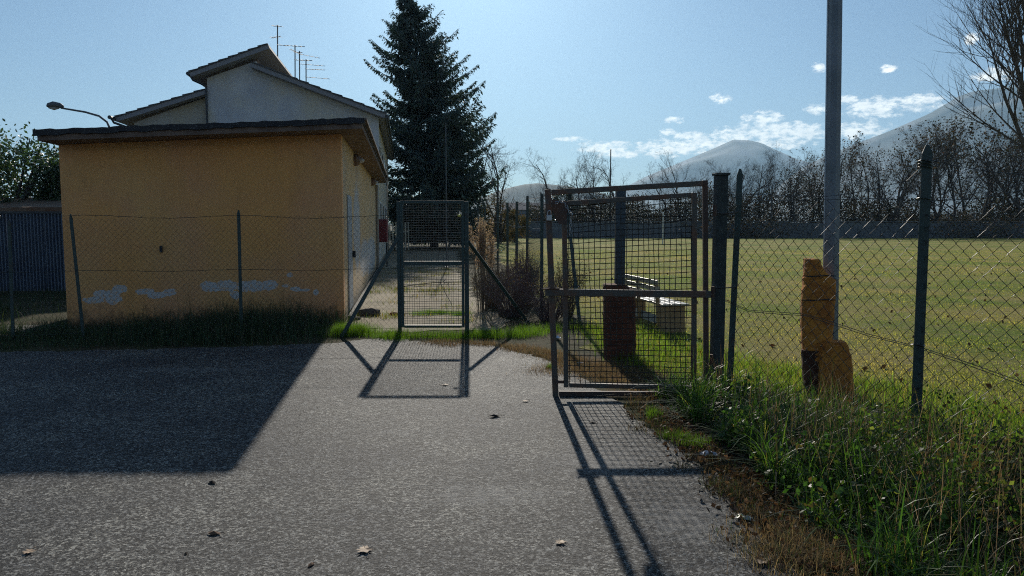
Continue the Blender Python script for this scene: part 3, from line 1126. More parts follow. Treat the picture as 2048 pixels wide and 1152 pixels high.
# gate post (weathered square) with hinges and cap
M_TIMB = mat('weathered_grey_green_post', (.065, .078, .072), .85, (.03, .036, .034), 7, bump=.8, bscale=25, bdist=.01)
gpb = Vector((1.912, 6.92, 0))
gp = thing('gate_post', 'thick square weathered gate post between the rusty gate and the chain-link fence', 'post', gpb)
mb = MB().box(gpb + UP * 1.02, (.105, .10, 2.04), .12)
obj('shaft', mb, M_TIMB, gp, bevel=.008)
mb = MB().box(gpb + UP * 2.052, (.128, .122, .022), .12)
obj('cap', mb, M_TIMB, gp, bevel=.004)
for z in (.35, .98, 1.72):
    obj('hinge', MB().tube([(1.84, 6.85, z - .05), (1.84, 6.85, z + .05)], .016, 8), M_RUST, gp)
obj('tie_wire', MB().tube([(1.86, 6.845, 1.70), (1.93, 6.84, 1.695), (2.0, 6.85, 1.70), (2.07, 6.88, 1.715)], .006, 5), M_WIRE, gp)
obj('tie_wire', MB().tube([(1.86, 6.845, 1.02), (1.93, 6.84, 1.015), (2.0, 6.85, 1.02), (2.07, 6.88, 1.025)], .005, 5), M_WIRE, gp)

# ------------------------------------------------------------------ chain-link fences
def tpost(base, top, m, root, w=.05, name='fence_post', point=True):
    base, top = Vector(base), Vector(top)
    d = (top - base).normalized()
    L = (top - base).length
    mb = MB()
    a = d.cross(Vector((0, 1, 0))).normalized()
    b_ = a.cross(d).normalized()
    def bx(u0, u1, v0, v1, z0, z1, tw=1.0):
        P = []
        for z, s_ in ((z0, 1), (z1, tw)):
            for (u, v) in ((u0, v0), (u1, v0), (u1, v1), (u0, v1)):
                P.append(base + a * u * s_ + b_ * v * s_ + d * z)
        mb.hexa(P)
    e = .06 if point else .0
    bx(-w / 2, w / 2, -.004, .004, 0, L - e)
    bx(-.004, .004, .0045, w * .8, 0, L - e)
    if point:
        bx(-w / 2, w / 2, -.004, .004, L - e + .0005, L, .35)
        bx(-.004, .004, .0045, w * .8, L - e + .0005, L, .35)
    return obj(name, mb, m, root)


def chain_link(root, A, B, z0, z1f, hw, hh, r, m, rg, jitter=.0, skip=None, name='wire_strand', share=True):
    """zigzag strands hw apart between A and B"""
    A, B = Vector(A), Vector(B)
    L = (B - A).length
    d = (B - A) / L
    n = int(L / hw)
    proto = {}
    rl = wloc(root)
    for k in range(n):
        x = k * hw
        z1 = z1f(x)
        m_ = int((z1 - z0) / hh)
        if share:
            key = (m_, k % 2)
            if key not in proto:
                pts = []
                for i in range(m_ + 1):
                    side_ = (i + k) % 2
                    pts.append(d * (hw * side_) + Vector((-d.y, d.x, 0)) * (.003 * (1 if side_ else -1)) + UP * (z0 + i * hh))
                mbx = MB().tube(pts, r, 3, caps=False)
                me = bpy.data.meshes.new(name)
                me.from_pydata(mbx.v, [], mbx.f)
                me.materials.append(m)
                proto[key] = me
            o = bpy.data.objects.new(name, proto[key])
            COL.objects.link(o)
            o.parent = root
            o.location = A + d * x - rl
        else:
            pts = []
            for i in range(m_ + 1):
                side_ = (i + k) % 2
                z = z0 + i * hh
                wob = jitter * (math.sin(x * 3.1 + z * 2.3) + .6 * math.sin(x * 7.7 - z * 5.1))
                pts.append(A + d * (x + hw * side_ + wob + rg.uniform(-1, 1) * jitter * .3) + Vector((-d.y, d.x, 0)) * (.004 * (1 if side_ else -1) + wob * .8) + UP * (z + wob * .7))
            obj(name, MB().tube(pts, r, 4, caps=False), m, root)


# left fence
fl = thing('chain_link_fence', 'green chain-link fence with thin leaning posts in front of the ochre building', 'fence', Vector((-4.5, 10.6, 0)))
LA, LB = Vector((-8.3, 10.05, 0)), Vector((-1.66, 10.85, 0))
def on_left(px, py=440):
    n = Vector((-(LB - LA).y, (LB - LA).x, 0)).normalized()
    return onplane(px, py, LA, n)
def zleft(x):
    return 1.70 + .025 * math.sin(x * 1.4)
chain_link(fl, LA, LB, .03, zleft, .04, .042, .0017, M_GWIRE, random.Random(3))
pb, pt = on_left(167, 668), on_left(141, 428)
tpost((pb.x, pb.y, 0), pt, M_GREEN, fl, .045)
pb, pt = on_left(483, 664), on_left(477, 420)
tpost((pb.x, pb.y, 0), pt, M_GREEN, fl, .045)
pb, pt = on_left(26, 672), on_left(18, 441)
tpost((pb.x, pb.y, 0), pt, M_GREEN, fl, .045)
dfl = (LB - LA).normalized()
Lf = (LB - LA).length
for z_, amp in ((1.70, .02), (.95, .01), (.08, .01)):
    pts = [LA + dfl * (Lf * i / 60) + UP * (z_ + amp * math.sin(i * .35) + .004 * math.sin(i * 2.1)) - Vector((0, .008, 0)) for i in range(61)]
    obj('line_wire', MB().tube(pts, .0032, 4), M_GWIRE, fl)
# barbs / ties on the top wire
for i in range(22):
    p = LA + dfl * (Lf * (i + .5) / 22) + UP * 1.70
    obj('wire_tie', MB().tube([p - UP * .012, p + Vector((.012, -.012, .006)), p + UP * .016], .003, 4), M_WIRE, fl)

# right fence
fr_ = thing('chain_link_fence', 'torn chain-link fence with tall green post along the pitch on the right', 'fence', Vector((2.9, 5.4, 0)))
RA, RB = Vector((2.03, 6.88, 0)), Vector((4.6, 2.95, 0))
rn = Vector((-(RB - RA).y, (RB - RA).x, 0)).normalized()
def on_right(px, py):
    return onplane(px, py, RA, rn)
def zr(x):
    return 1.74 + .05 * math.sin(x * 2.2 + 1) + .03 * math.sin(x * 9)
chain_link(fr_, RA, RB, .03, zr, .05, .053, .0027, M_WIRE2, random.Random(8), jitter=.007, share=False)
pb, pt = on_right(1829, 905), on_right(1855, 290)
o_post = tpost((pb.x, pb.y, 0), pt, M_GREEN, fr_, .075)
pt2 = Vector((2.075, 6.89, 2.10))
tpost((2.02, 6.87, 0), pt2, M_GREEN, fr_, .055)
tpost((4.25, 3.45, 0), (4.27, 3.43, 2.1), M_GREEN, fr_, .06)
# loose ends at the torn top
rgx = random.Random(21)
for k in range(34):
    p = RA + (RB - RA) * rgx.uniform(.02, .85) + UP * rgx.uniform(1.72, 1.80)
    q = p + Vector((rgx.uniform(-.05, .05), rgx.uniform(-.03, .03), rgx.uniform(.02, .07)))
    obj('loose_wire_end', MB().tube([p, q], .0019, 4), M_WIRE, fr_)
wires = [[(1446, 390), (1480, 388), (1560, 391), (1650, 393), (1700, 388), (1760, 375), (1815, 362), (1840, 338), (1850, 318)],
         [(1446, 392), (1520, 402), (1640, 400), (1760, 397), (1850, 402), (1950, 398), (2050, 380), (2300, 370)],
         [(1445, 596), (1500, 620), (1560, 624), (1612, 628), (1668, 644), (1740, 668), (1835, 692), (1930, 722), (2048, 764), (2300, 860)],
         [(1445, 598), (1500, 623), (1560, 628), (1612, 631), (1668, 649), (1740, 672), (1835, 695), (1930, 727), (2048, 770), (2300, 868)],
         [(1857, 318), (1900, 330), (1990, 345), (2060, 350), (2300, 365)]]
for w in wires:
    pts = [on_right(*p) - Vector((.012, .012, 0)) for p in w]
    sm = []
    for i in range(len(pts) - 1):
        for k in range(5):
            sm.append(pts[i].lerp(pts[i + 1], k / 5))
    sm.append(pts[-1])
    obj('line_wire', MB().tube(sm, .0027, 5), M_WIRE, fr_)
# wire windings on the tall post
for py in (322, 328, 334, 397, 690):
    c_ = on_right(1853 if py < 350 else (1850 if py < 500 else 1838), py)
    ring = [c_ + Vector((math.cos(t) * .048, math.sin(t) * .045 + .02, .006 * math.sin(t * 2))) for t in np.linspace(0, 2 * math.pi, 13)]
    obj('wire_tie', MB().tube(ring, .005, 4), M_GWIRE, fr_)

# fence running away along the left edge of the pitch
fm = thing('field_edge_fence', 'row of thin dark fence posts receding along the scrub beside the path', 'fence', Vector((.3, 14, 0)))
mpts = [(G(1160, 652), D(1133, 400, 12.2)), ((.50, 12.6), D(1084, 387, 12.6)), ((.31, 15.6), D(1055, 392, 15.6)), ((.11, 18.6), D(1034, 403, 18.6)), ((-.13, 21.6), D(1015, 405, 21.6)), ((-.48, 25), D(996, 405, 25)),
        ((-1.05, 29), D(970, 412, 29)), ((-1.5, 33), D(956, 414, 33))]
tops = []
for i, (b_, t_) in enumerate(mpts):
    tpost((b_[0], b_[1], 0), t_, M_GREEN, fm, .055 if i < 3 else .07, point=False)
    tops.append(t_)
for fz in (.98, .72, .45):
    for i in range(len(tops) - 1):
        a, b_ = tops[i], tops[i + 1]
        obj('line_wire', MB().tube([(a.x, a.y, a.z * fz), ((a.x + b_.x) / 2, (a.y + b_.y) / 2, (a.z + b_.z) / 2 * fz - .03), (b_.x, b_.y, b_.z * fz)], .004, 4), M_WIRE, fm)
chain_link(fm, (XR + .06, YB + .03, 0), (ft.x, ft.y, 0), .03, lambda x: max(.2, 1.6 * (1 - x / 1.9)), .045, .048, .0018, M_GWIRE, random.Random(12))
chain_link(fm, (.50, 12.6, 0), (.31, 15.6, 0), .03, lambda x: 1.5, .06, .06, .002, M_GWIRE, random.Random(13))

# ------------------------------------------------------------------ tall pole with foam padding
def foam(name_shape, c, z0, z1, r0, r1, ang0, ang1, th, m, root, seed, taper=1.0, toppts=None, name='foam_pad'):
    """thick curved shell wrapped part of the way round a pole, ragged"""
    rg = random.Random(seed)
    nz_, na = 22, 14
    V, F_ = [], []
    def pnt(i, j, outer):
        t = i / nz_
        a_ = ang0 + (ang1 - ang0) * j / na
        edge_ = toppts(j / na) if toppts else 0
        z = z0 + (z1 - z0 + edge_) * t
        rr = (r0 + (r1 - r0) * t) + (th if outer else 0)
        w = .010 * math.sin(z * 23 + a_ * 3 + seed) + .012 * math.sin(z * 9 + a_ * 5) + rg.uniform(-.004, .004)
        return (c[0] + (rr + (w if outer else 0)) * math.cos(a_) + lean(z), c[1] + (rr + (w if outer else 0)) * math.sin(a_), z)
    lean = lambda z: -0.004 * z
    for outer in (1, 0):
        for i in range(nz_ + 1):
            for j in range(na + 1):
                V.append(pnt(i, j, outer))
    W_ = na + 1
    off = (nz_ + 1) * W_
    for i in range(nz_):
        for j in range(na):
            a_ = i * W_ + j
            F_.append((a_, a_ + 1, a_ + 1 + W_, a_ + W_))
            F_.append((off + a_, off + a_ + W_, off + a_ + 1 + W_, off + a_ + 1))
    for j in range(na):
        F_.append((j, off + j, off + j + 1, j + 1))
        a_ = nz_ * W_ + j
        F_.append((a_, a_ + 1, off + a_ + 1, off + a_))
    for i in range(nz_):
        a_ = i * W_
        F_.append((a_, a_ + W_, off + a_ + W_, off + a_))
        a_ = i * W_ + na
        F_.append((a_, off + a_, off + a_ + W_, a_ + W_))
    mb = MB()
    mb.v, mb.f = V, F_
    return obj(name, mb, m, root)


M_STEEL = mat('galvanised_pole_steel', (.22, .24, .26), .45, (.15, .17, .18), 3, metal=.35, bump=.15, bscale=20)
FM = NT('yellow_foam', .95)
fc = FM.mix(FM.rng(FM.noise(7, 6, .7), .35, .65), (.72, .29, .045), (.44, .15, .03))
fc = FM.mix(FM.rng(FM.noise(18, 6, .75), .56, .70, 0, .8), fc, (.10, .045, .02))
FM.base(fc)
FM.bump(FM.M('ADD', FM.noise(40, 6, .8), FM.noise(120, 4)), .9, .012)
M_FOAM = FM.m
M_FOAMR = mat('reddish_brown_foam', (.14, .05, .026), .95, (.06, .025, .016), 8, bump=.9, bscale=40, bdist=.015)
PB = Vector((D(1659, 780, 7.05).x, 7.05, 0))
lp = thing('floodlight_pole', 'tall grey steel pole wrapped at its foot in torn yellow foam behind the fence', 'pole', PB)
pt = D(1670, 0, 7.05)
k_ = 8.5 / pt.z
topx = PB.x + (pt.x - PB.x) * k_
pts = [PB + UP * .001, Vector(((PB.x + (topx - PB.x) * .45), 7.05, 3.8)), Vector((topx, 7.05, 8.5))]
obj('shaft', MB().tube(pts, [.075, .068, .055], 8), M_STEEL, lp)
obj('pale_edge_strip', MB().tube([p + Vector((-.075 if i == 0 else (-.069 if i == 1 else -.056), -.004, 0)) for i, p in enumerate(pts)], .006, 5), mat('pale_edge_steel', (.5, .52, .54), .35, metal=.5), lp)  # thin paler strip added along the left edge of the shaft
# upper pad: leaning slab of foam left/front of pole
def tp(u):
    return -.02 - .25 * max(0, u - .45)
mbp = MB()
def lumpy(prof, depth, y0, seed, name, m, root):
    """prof: list of (xl, xr, z) on the plane y=y0; closed loft with bulging, rounded front"""
    rg = random.Random(seed)
    mb = MB()
    n = 16
    rows = []
    for (xl, xr, z) in prof:
        cx, hw_ = (xl + xr) / 2, (xr - xl) / 2
        row = []
        for k in range(n):
            t = 2 * math.pi * k / n
            cs, sn = math.cos(t), math.sin(t)
            sx_ = math.copysign(abs(cs) ** .55, cs) * hw_
            sy_ = math.copysign(abs(sn) ** .6, sn) * depth / 2
            j = 1 + rg.uniform(-.035, .035)
            row.append(len(mb.v))
            mb.v.append((cx + sx_ * j, y0 + sy_ * j, z + rg.uniform(-.004, .004)))
        rows.append(row)
    for a_, b_ in zip(rows, rows[1:]):
        for k in range(n):
            k2 = (k + 1) % n
            mb.f.append((a_[k], a_[k2], b_[k2], b_[k]))
    mb.f.append(tuple(rows[0])[::-1])
    mb.f.append(tuple(rows[-1]))
    return obj(name, mb, m, root)
def prof_px(rows, y):
    out = []
    for (xl, xr, py) in rows:
        a_, b_ = D(xl, py, y), D(xr, py, y)
        out.append((a_.x, b_.x, a_.z))
    dens = []
    for i in range(len(out) - 1):
        for k in range(4):
            t = k / 4
            dens.append(tuple(out[i][j] * (1 - t) + out[i + 1][j] * t for j in range(3)))
    dens.append(out[-1])
    return dens
lumpy(prof_px([(1609, 1662, 720), (1606, 1660, 700), (1603, 1664, 650), (1604, 1668, 600), (1607, 1669, 560), (1609, 1650, 545), (1610, 1640, 530), (1610, 1636, 518)], 6.88), .17, 6.88, 3, 'foam_pad', M_FOAM, lp)
lumpy(prof_px([(1610, 1640, 812), (1608, 1636, 770), (1606, 1638, 730), (1604, 1640, 700)], 6.86), .13, 6.86, 4, 'foam_pad', M_FOAMR, lp)
lumpy(prof_px([(1636, 1706, 815), (1636, 1704, 780), (1637, 1702, 740), (1638, 1698, 710), (1642, 1693, 692), (1650, 1688, 682)], 6.80), .2, 6.80, 5, 'foam_pad', M_FOAM, lp)
for py, x_a, x_b in ((552, 1606, 1671), (600, 1601, 1671)):
    a_, b_ = D(x_a, py, 6.78), D(x_b, py, 6.79)
    obj('strap', MB().tube([a_, a_.lerp(b_, .3) - UP * .004, a_.lerp(b_, .7) + UP * .004, b_], .005, 5), M_BITU, lp)

# second padded post behind the gate
P2 = Vector((D(1238, 650, 9.0).x, 9.0, 0))
pp = thing('padded_post', 'short steel post wrapped low in dark reddish foam seen through the rusty gate', 'post', P2)
obj('shaft', MB().box(P2 + UP * 1.02, (.115, .10, 2.04)), mat('blue_grey_post_paint', (.045, .075, .095), .6, (.03, .045, .055), 5), pp, bevel=.006)
pr = prof_px([(1208, 1272, 728), (1207, 1271, 690), (1206, 1271, 640), (1206, 1270, 600), (1206, 1267, 580), (1207, 1250, 568)], 8.9)
lumpy(pr, .26, 8.9, 14, 'foam_pad', M_FOAMR, pp)

# bench
M_BW = mat('sun_bleached_bench_wood', (.50, .45, .35), .38, (.30, .25, .17), 6, bump=.3, bscale=30)
M_BS = mat('ochre_bench_panel', (.36, .24, .12), .8, (.28, .18, .09), 4)
be = Vector((2.17, 10.9, 0))
bfar = Vector((1.86, 12.6, 0))
ax = (bfar - be).normalized()
BL = (bfar - be).length
bnx = Vector((ax.y, -ax.x, 0))
bn = thing('park_bench', 'slatted wooden bench with solid panel ends on the pitch seen through the rusty gate', 'bench', be + ax * BL / 2)
def bb(u0, u1, v0, v1, z0, z1, lean0=0.0, lean1=0.0):   # u: across to the right, v: along
    P = []
    for z, l in ((z0, lean0), (z1, lean1)):
        for (u, v) in ((u0, v0), (u1, v0), (u1, v1), (u0, v1)):
            P.append(be + bnx * (u + l) + ax * v + UP * z)
    return MB().hexa(P)
obj('end_panel', bb(.0, .40, .02, .07, .0, .40, lean1=-.01), M_BS, bn, bevel=.004)
obj('end_panel', bb(.0, .40, BL - .07, BL - .02, .0, .40, lean1=-.01), M_BS, bn, bevel=.004)
for k in range(3):
    obj('seat_slat', bb(.02 + k * .142, .155 + k * .142, -.03, BL + .03, .402, .432), M_BW, bn, bevel=.004)
for k in range(3):
    z = .52 + k * .095
    obj('back_slat', bb(-.035 - k * .015, -.013 - k * .015, -.02, BL + .02, z, z + .07), M_BW, bn, bevel=.003)
for v in (.06, BL / 2, BL - .12):
    obj('back_support', bb(-.010, .03, v, v + .06, .10, .79, lean1=-.045), M_BS, bn)
obj('stretcher', bb(.03, .055, .08, BL - .08, .12, .24), mat('pale_plank', (.33, .33, .32), .7), bn)

# ------------------------------------------------------------------ far edge of the pitch
fw_ = thing('perimeter_wall', 'long low grey concrete wall along the far side of the pitch', 'wall', Vector((40, 86, 0)))
M_FW = mat('far_wall_concrete', (.17, .18, .19), .9, (.10, .11, .115), .6, bump=.3, bscale=4, bdist=.05)
xw0, xw1 = -2.5, 92
npn = 36
for k in range(npn):
    xa = xw0 + (xw1 - xw0) * k / npn
    xb = xw0 + (xw1 - xw0) * (k + 1) / npn - .04
    hgt = 1.75 + .05 * math.sin(k * 1.7)
    obj('wall_panel', MB().box(((xa + xb) / 2, 86, hgt / 2), (xb - xa, .2, hgt)), M_FW, fw_)
obj('coping', MB().box(((xw0 + xw1) / 2, 86, 1.87), (xw1 - xw0, .32, .1)), M_FW, fw_)
rl_ = thing('handrail', 'thin metal handrail on posts behind the far concrete wall', 'railing', Vector((40, 88, 0)))
for z in (2.2, 2.75):
    obj('rail', MB().box((45, 88, z), (90, .06, .06)), M_GUT, rl_)
for k in range(31):
    obj('railing_post', MB().box((3 * k, 88, 1.38), (.07, .05, 2.76)), M_GUT, rl_)
# goal frame near the far side
M_WHITE = mat('white_painted_steel', (.62, .63, .63), .5)
gx = D(1326, 450, 60).x
gl = thing('goal_frame', 'white football goal frame standing at the far shaded edge of the pitch', 'goal', Vector((gx, 60, 0)))
obj('goal_post', MB().tube([(gx, 60, 0), (gx, 60, 2.44)], .05, 8), M_WHITE, gl)
gx2 = gx * 67.2 / 60
obj('goal_post', MB().tube([(gx2, 67.2, 0), (gx2, 67.2, 2.44)], .05, 8), M_WHITE, gl)
obj('crossbar', MB().tube([(gx, 60.05, 2.44), (gx2, 67.15, 2.44)], .05, 8), M_WHITE, gl)
# masts
for (px, pyt, d_, r_, lab) in ((893, 250, 27, .022, 'thin grey mast rising in front of the dark conifer'), (1220, 300, 92, .09, 'thin dark mast behind the bare tree beyond the gate'), (1542, 372, 87, .07, 'short dark mast above the far wall left of the floodlight pole')):
    b_ = D(px, 440, d_)
    b_.z = 0
    t_ = D(px, pyt, d_)
    mk = thing('mast', lab, 'mast', b_)
    obj('shaft', MB().tube([b_, (b_.x, b_.y, t_.z)], [r_, r_ * .7], 8), M_ALU if d_ < 50 else M_GUT, mk)
    obj('base_plate', MB().box(b_ + UP * .03, (r_ * 6, r_ * 6, .06)), M_GUT, mk)
    obj('tip_cap', MB().lathe(Vector((b_.x, b_.y, t_.z)), [(r_ * .9, 0), (r_ * .9, .06), (r_ * .3, .1)], 8), M_GUT, mk)
# farm building far behind
fbx = D(1062, 430, 120)
fh = thing('farm_shed', 'long low grey farm shed beyond the meadow under the hill', 'shed', Vector((fbx.x, 121, 0)))
obj('shed_wall', MB().box((fbx.x, 121, 1.9), (8.5, 6, 3.8)), mat('grey_block', (.20, .21, .23), .9), fh)
obj('roof', MB().hexa([(fbx.x - 4.6, 117.7, 3.81), (fbx.x + 4.6, 117.7, 3.81), (fbx.x + 4.6, 124.3, 3.81), (fbx.x - 4.6, 124.3, 3.81), (fbx.x - 4.6, 120.6, 5.0), (fbx.x + 4.6, 120.6, 5.0), (fbx.x + 4.6, 121.4, 5.0), (fbx.x - 4.6, 121.4, 5.0)]), mat('slate_grey_roof', (.12, .13, .15), .8), fh)
for dx in (-2.6, 1.2):
    w = obj('window', MB().box((fbx.x + dx, 117.98, 1.9), (1.6, .06, 1.0)), M_FRAME, fh)
    obj('pane', MB().box((fbx.x + dx, 117.94, 1.9), (1.4, .02, .8)), M_WIN, w)
# small pale gate at the end of the path
pgx = D(792, 480, 46).x
pg = thing('pale_yard_gate', 'small pale slatted gate at the far end of the path under the conifer', 'gate', Vector((pgx, 46, 0)))
for k in range(9):
    obj('upright', MB().box((pgx - .75 + k * .19, 46, .85), (.07, .05, 1.7)), mat('pale_gate_paint', (.62, .58, .45), .6) if k == 0 else bpy.data.materials['pale_gate_paint'], pg)
for z in (.3, 1.15):
    obj('rail', MB().box((pgx, 46.04, z), (1.6, .03, .08)), bpy.data.materials['pale_gate_paint'], pg)

# ------------------------------------------------------------------ trees
M_BARK = mat('grey_brown_bark', (.075, .060, .050), .95, (.045, .038, .034), 6, bump=.6, bscale=20)
M_BARKD = mat('dark_bark', (.085, .072, .066), .95, (.06, .05, .046), 6)
M_LEAF = leaf_mat('broad_leaves', .35, .25, .6)
M_NEEDLE = leaf_mat('conifer_needles', .6, .12, .3, tgain=(1, 1.2, .6))
M_DRY = leaf_mat('dry_leaves', .7, .35, .3, tgain=(1.3, 1.1, .7))
M_GRASS = leaf_mat('grass_blades', .5, .58, .12, tgain=(2.0, 2.0, .75))
M_VERGE = leaf_mat('verge_blades', .45, .40, .30, tgain=(1.8, 2.1, .7))
M_SHADEG = leaf_mat('shade_blades', .6, .2, .15, tgain=(1.3, 1.5, .6))  # shaded copy: lower translucency and duller tint put shade into the blades
M_STRAW = leaf_mat('straw_blades', .7, .45, .1, tgain=(1.5, 1.4, 1.0))


def bare_tree_meshes(seed, H=12, spread=.55, levels=4, nkids=(9, 7, 6, 5), trunk_r=.2, first=.18, upt=.35, wig=.16, lenk=.55, sides=(8, 5, 3, 3, 3)):
    rg = random.Random(seed)
    tr, cw = MB(), MB()
    tips = []

    def branch(p, d, L, r, lev):
        n = 6 if lev == 0 else (5 if lev == 1 else 4)
        pts, rs, ds = [p.copy()], [r], [d.copy()]
        q = p.copy()
        dd = d.copy()
        for i in range(n):
            dd = (dd + Vector((rg.gauss(0, wig), rg.gauss(0, wig), rg.gauss(0, wig) + (upt * .12 if lev else 0.02)))).normalized()
            q = q + dd * (L / n)
            pts.append(q.copy())
            rs.append(r * (1 - .82 * (i + 1) / n) + .002)
            ds.append(dd.copy())
        (tr if lev < 2 else cw).tube(pts, rs, sides[lev], caps=False)
        if lev == levels:
            tips.append(pts[-1])
            tips.append(pts[-2])
            return
        k = nkids[lev]
        for j in range(k):
            t = (first if lev == 0 else .22) + (1 - (first if lev == 0 else .22)) * (j + rg.random() * .8) / k
            t = min(t, .985)
            fi = t * n
            i0 = min(int(fi), n - 1)
            bp = pts[i0].lerp(pts[i0 + 1], fi - i0)
            rr = rs[i0] + (rs[i0 + 1] - rs[i0]) * (fi - i0)
            a = rg.uniform(0, 2 * math.pi)
            base = ds[i0 + 1]
            side = base.cross(Vector((math.cos(a), math.sin(a), .3))).normalized()
            sp = spread * rg.uniform(.7, 1.3) * (1.1 - .45 * t if lev == 0 else 1)
            nd_ = (base * (1 - sp * .5) + side * sp + Vector((0, 0, upt * .4))).normalized()
            LL = L * lenk * (1.15 - .6 * t) * rg.uniform(.7, 1.25)
            branch(bp, nd_, LL, max(rr * .62, .003), lev + 1)

    branch(Vector((0, 0, 0)), Vector((rg.uniform(-.06, .06), rg.uniform(-.06, .06), 1)).normalized(), H, trunk_r, 0)
    return tr, cw, tips


def mesh_from(mb, name, m):
    me = bpy.data.meshes.new(name)
    me.from_pydata(mb.v, [], mb.f)
    me.materials.append(m)
    return me


variants = []
specs = [dict(H=10, spread=.75, nkids=(10, 7, 5, 4), trunk_r=.16), dict(H=11, spread=.6, nkids=(10, 7, 5, 4), trunk_r=.17, first=.12), dict(H=9, spread=.9, nkids=(9, 7, 6, 4), trunk_r=.15, first=.08, wig=.2),
         dict(H=12, spread=.5, nkids=(11, 7, 5, 4), trunk_r=.17, first=.2)]
for i, sp in enumerate(specs):
    tr, cw, tips = bare_tree_meshes(100 + i, **sp)
    rg = np.random.default_rng(200 + i)
    T_ = np.array([tuple(t) for t in tips])
    variants.append((mesh_from(tr, 'trunk', M_BARKD), mesh_from(cw, 'crown', M_BARKD), T_, float(np.quantile(T_[:, 2], .985))))


def place_tree(i, x, y, sc, rz, label, group=None, name='bare_tree', leaves=0, lcol=None, lsize=.16):
    tm, cm_, T_, _h = variants[i]
    r = thing(name, label, 'tree', Vector((x, y, 0)), group)
    a = bpy.data.objects.new('trunk', tm)
    b_ = bpy.data.objects.new('crown', cm_)
    r.rotation_euler = (0, 0, rz)
    r.scale = (sc * 1.0, sc * 1.0, sc)
    for o in (a, b_):
        COL.objects.link(o)
        o.parent = r
    if leaves:
        key = ('lv', i)
        if key not in place_tree.cache:
            rg = np.random.default_rng(300 + i)
            P = T_[rg.integers(0, len(T_), leaves)] + rg.normal(0, .10, (leaves, 3))
            cc = tints(leaves, [(.045, .040, .022), (.03, .035, .018), (.07, .045, .025)], [2, 2, 1], .3, rg)
            o = leaves_mesh('foliage', P, lsize, cc, M_DRY, None, .7, rg)
            place_tree.cache[key] = o.data
            o.parent = r
        else:
            o = bpy.data.objects.new('foliage', place_tree.cache[key])
            COL.objects.link(o)
            o.parent = r
    return r


place_tree.cache = {}
# row behind the far wall
rt = random.Random(77)
row = []
px = 1345
skyl = [(1345, 325), (1390, 305), (1430, 330), (1480, 300), (1520, 288), (1560, 300), (1600, 310), (1640, 290), (1700, 275), (1760, 250), (1800, 248), (1850, 262), (1900, 228), (1950, 215), (2000, 240), (2060, 220), (2150, 230)]
def skyline(px):
    return np.interp(px, [a for a, b in skyl], [b for a, b in skyl])
labels_spec = {3: 'bare tree straight above the far wall left of the mountain peak foot', 6: 'bare tree whose crown stands before the mountain peak'}
n_row = 0
while px < 2230:
    d_ = 92 + rt.uniform(-3, 8)
    i = rt.randrange(4)
    top = D(px, skyline(px) + rt.uniform(-10, 22), d_).z
    p = D(px, 430, d_)
    leafy = px > 1600
    Hn = variants[i][3]
    row.append((i, p.x, d_, top / Hn, rt.uniform(0, 6.28), leafy))
    px += rt.uniform(15, 30)
ORD = ['first', 'second', 'third', 'fourth', 'fifth', 'sixth', 'seventh', 'eighth', 'ninth', 'tenth', 'eleventh', 'twelfth', 'thirteenth', 'fourteenth', 'fifteenth', 'sixteenth', 'seventeenth', 'eighteenth', 'nineteenth', 'twentieth',
       'twenty-first', 'twenty-second', 'twenty-third', 'twenty-fourth', 'twenty-fifth', 'twenty-sixth', 'twenty-seventh', 'twenty-eighth', 'twenty-ninth', 'thirtieth', 'thirty-first', 'thirty-second', 'thirty-third', 'thirty-fourth', 'thirty-fifth', 'thirty-sixth', 'thirty-seventh', 'thirty-eighth', 'thirty-ninth', 'fortieth']
rights = [t for t in row if t[5]]
lefts = [t for t in row if not t[5]][::-1]
for k, (i, x_, d_, sc, rz, _l) in enumerate(rights):
    place_tree(i, x_, d_, sc, rz, ORD[k] + ' half-leafless tree behind the far wall counting rightwards from the floodlight pole', 'trees right of the floodlight pole behind the far wall', leaves=420, lsize=.24)
for k, (i, x_, d_, sc, rz, _l) in enumerate(lefts):
    place_tree(i, x_, d_, sc, rz, ORD[k] + ' bare tree behind the far wall counting leftwards from the floodlight pole', 'trees left of the floodlight pole behind the far wall')
# trees left part
for (px, top, i, lab) in ((1120, 300, 2, 'low bare tree just right of the wooded hill'), (1150, 305, 1, 'bushy bare tree left of the thin far mast'), (1190, 292, 0, 'wide spreading bare tree behind the thin far mast'), (1245, 305, 2, 'bare tree with thin upright twigs right of the thin far mast')):
    d_ = 93 + i
    p = D(px, 430, d_)
    place_tree(i, p.x, d_, D(px, top, d_).z / variants[i][3], i * 1.3, lab, 'bare trees above the rusty gate')
# bare tree beside the conifer
p = D(958, 430, 56)
place_tree(2, p.x, 56, D(958, 185, 56).z / variants[2][3] * 1.08, 2.0, 'leafless tree with fine pale twigs right behind the conifer')
p = D(985, 430, 60)
place_tree(0, p.x, 60, D(985, 235, 60).z / variants[0][3], 1.0, 'smaller leafless tree at the right foot of the conifer')
# big bare tree at right edge
tr, cw, tips = bare_tree_meshes(55, H=18, spread=.62, levels=4, nkids=(18, 10, 8, 5), trunk_r=.30, first=.12, upt=.75, wig=.07, lenk=.66)
bt = thing('bare_tree', 'large bare tree with sweeping upright branches at the right edge above the fence', 'tree', Vector((D(2090, 430, 44).x, 44, 0)))
for nm, mb in (('trunk', tr), ('crown', cw)):
    o = bpy.data.objects.new(nm, mesh_from(mb, nm, M_BARKD))
    COL.objects.link(o)
    o.parent = bt

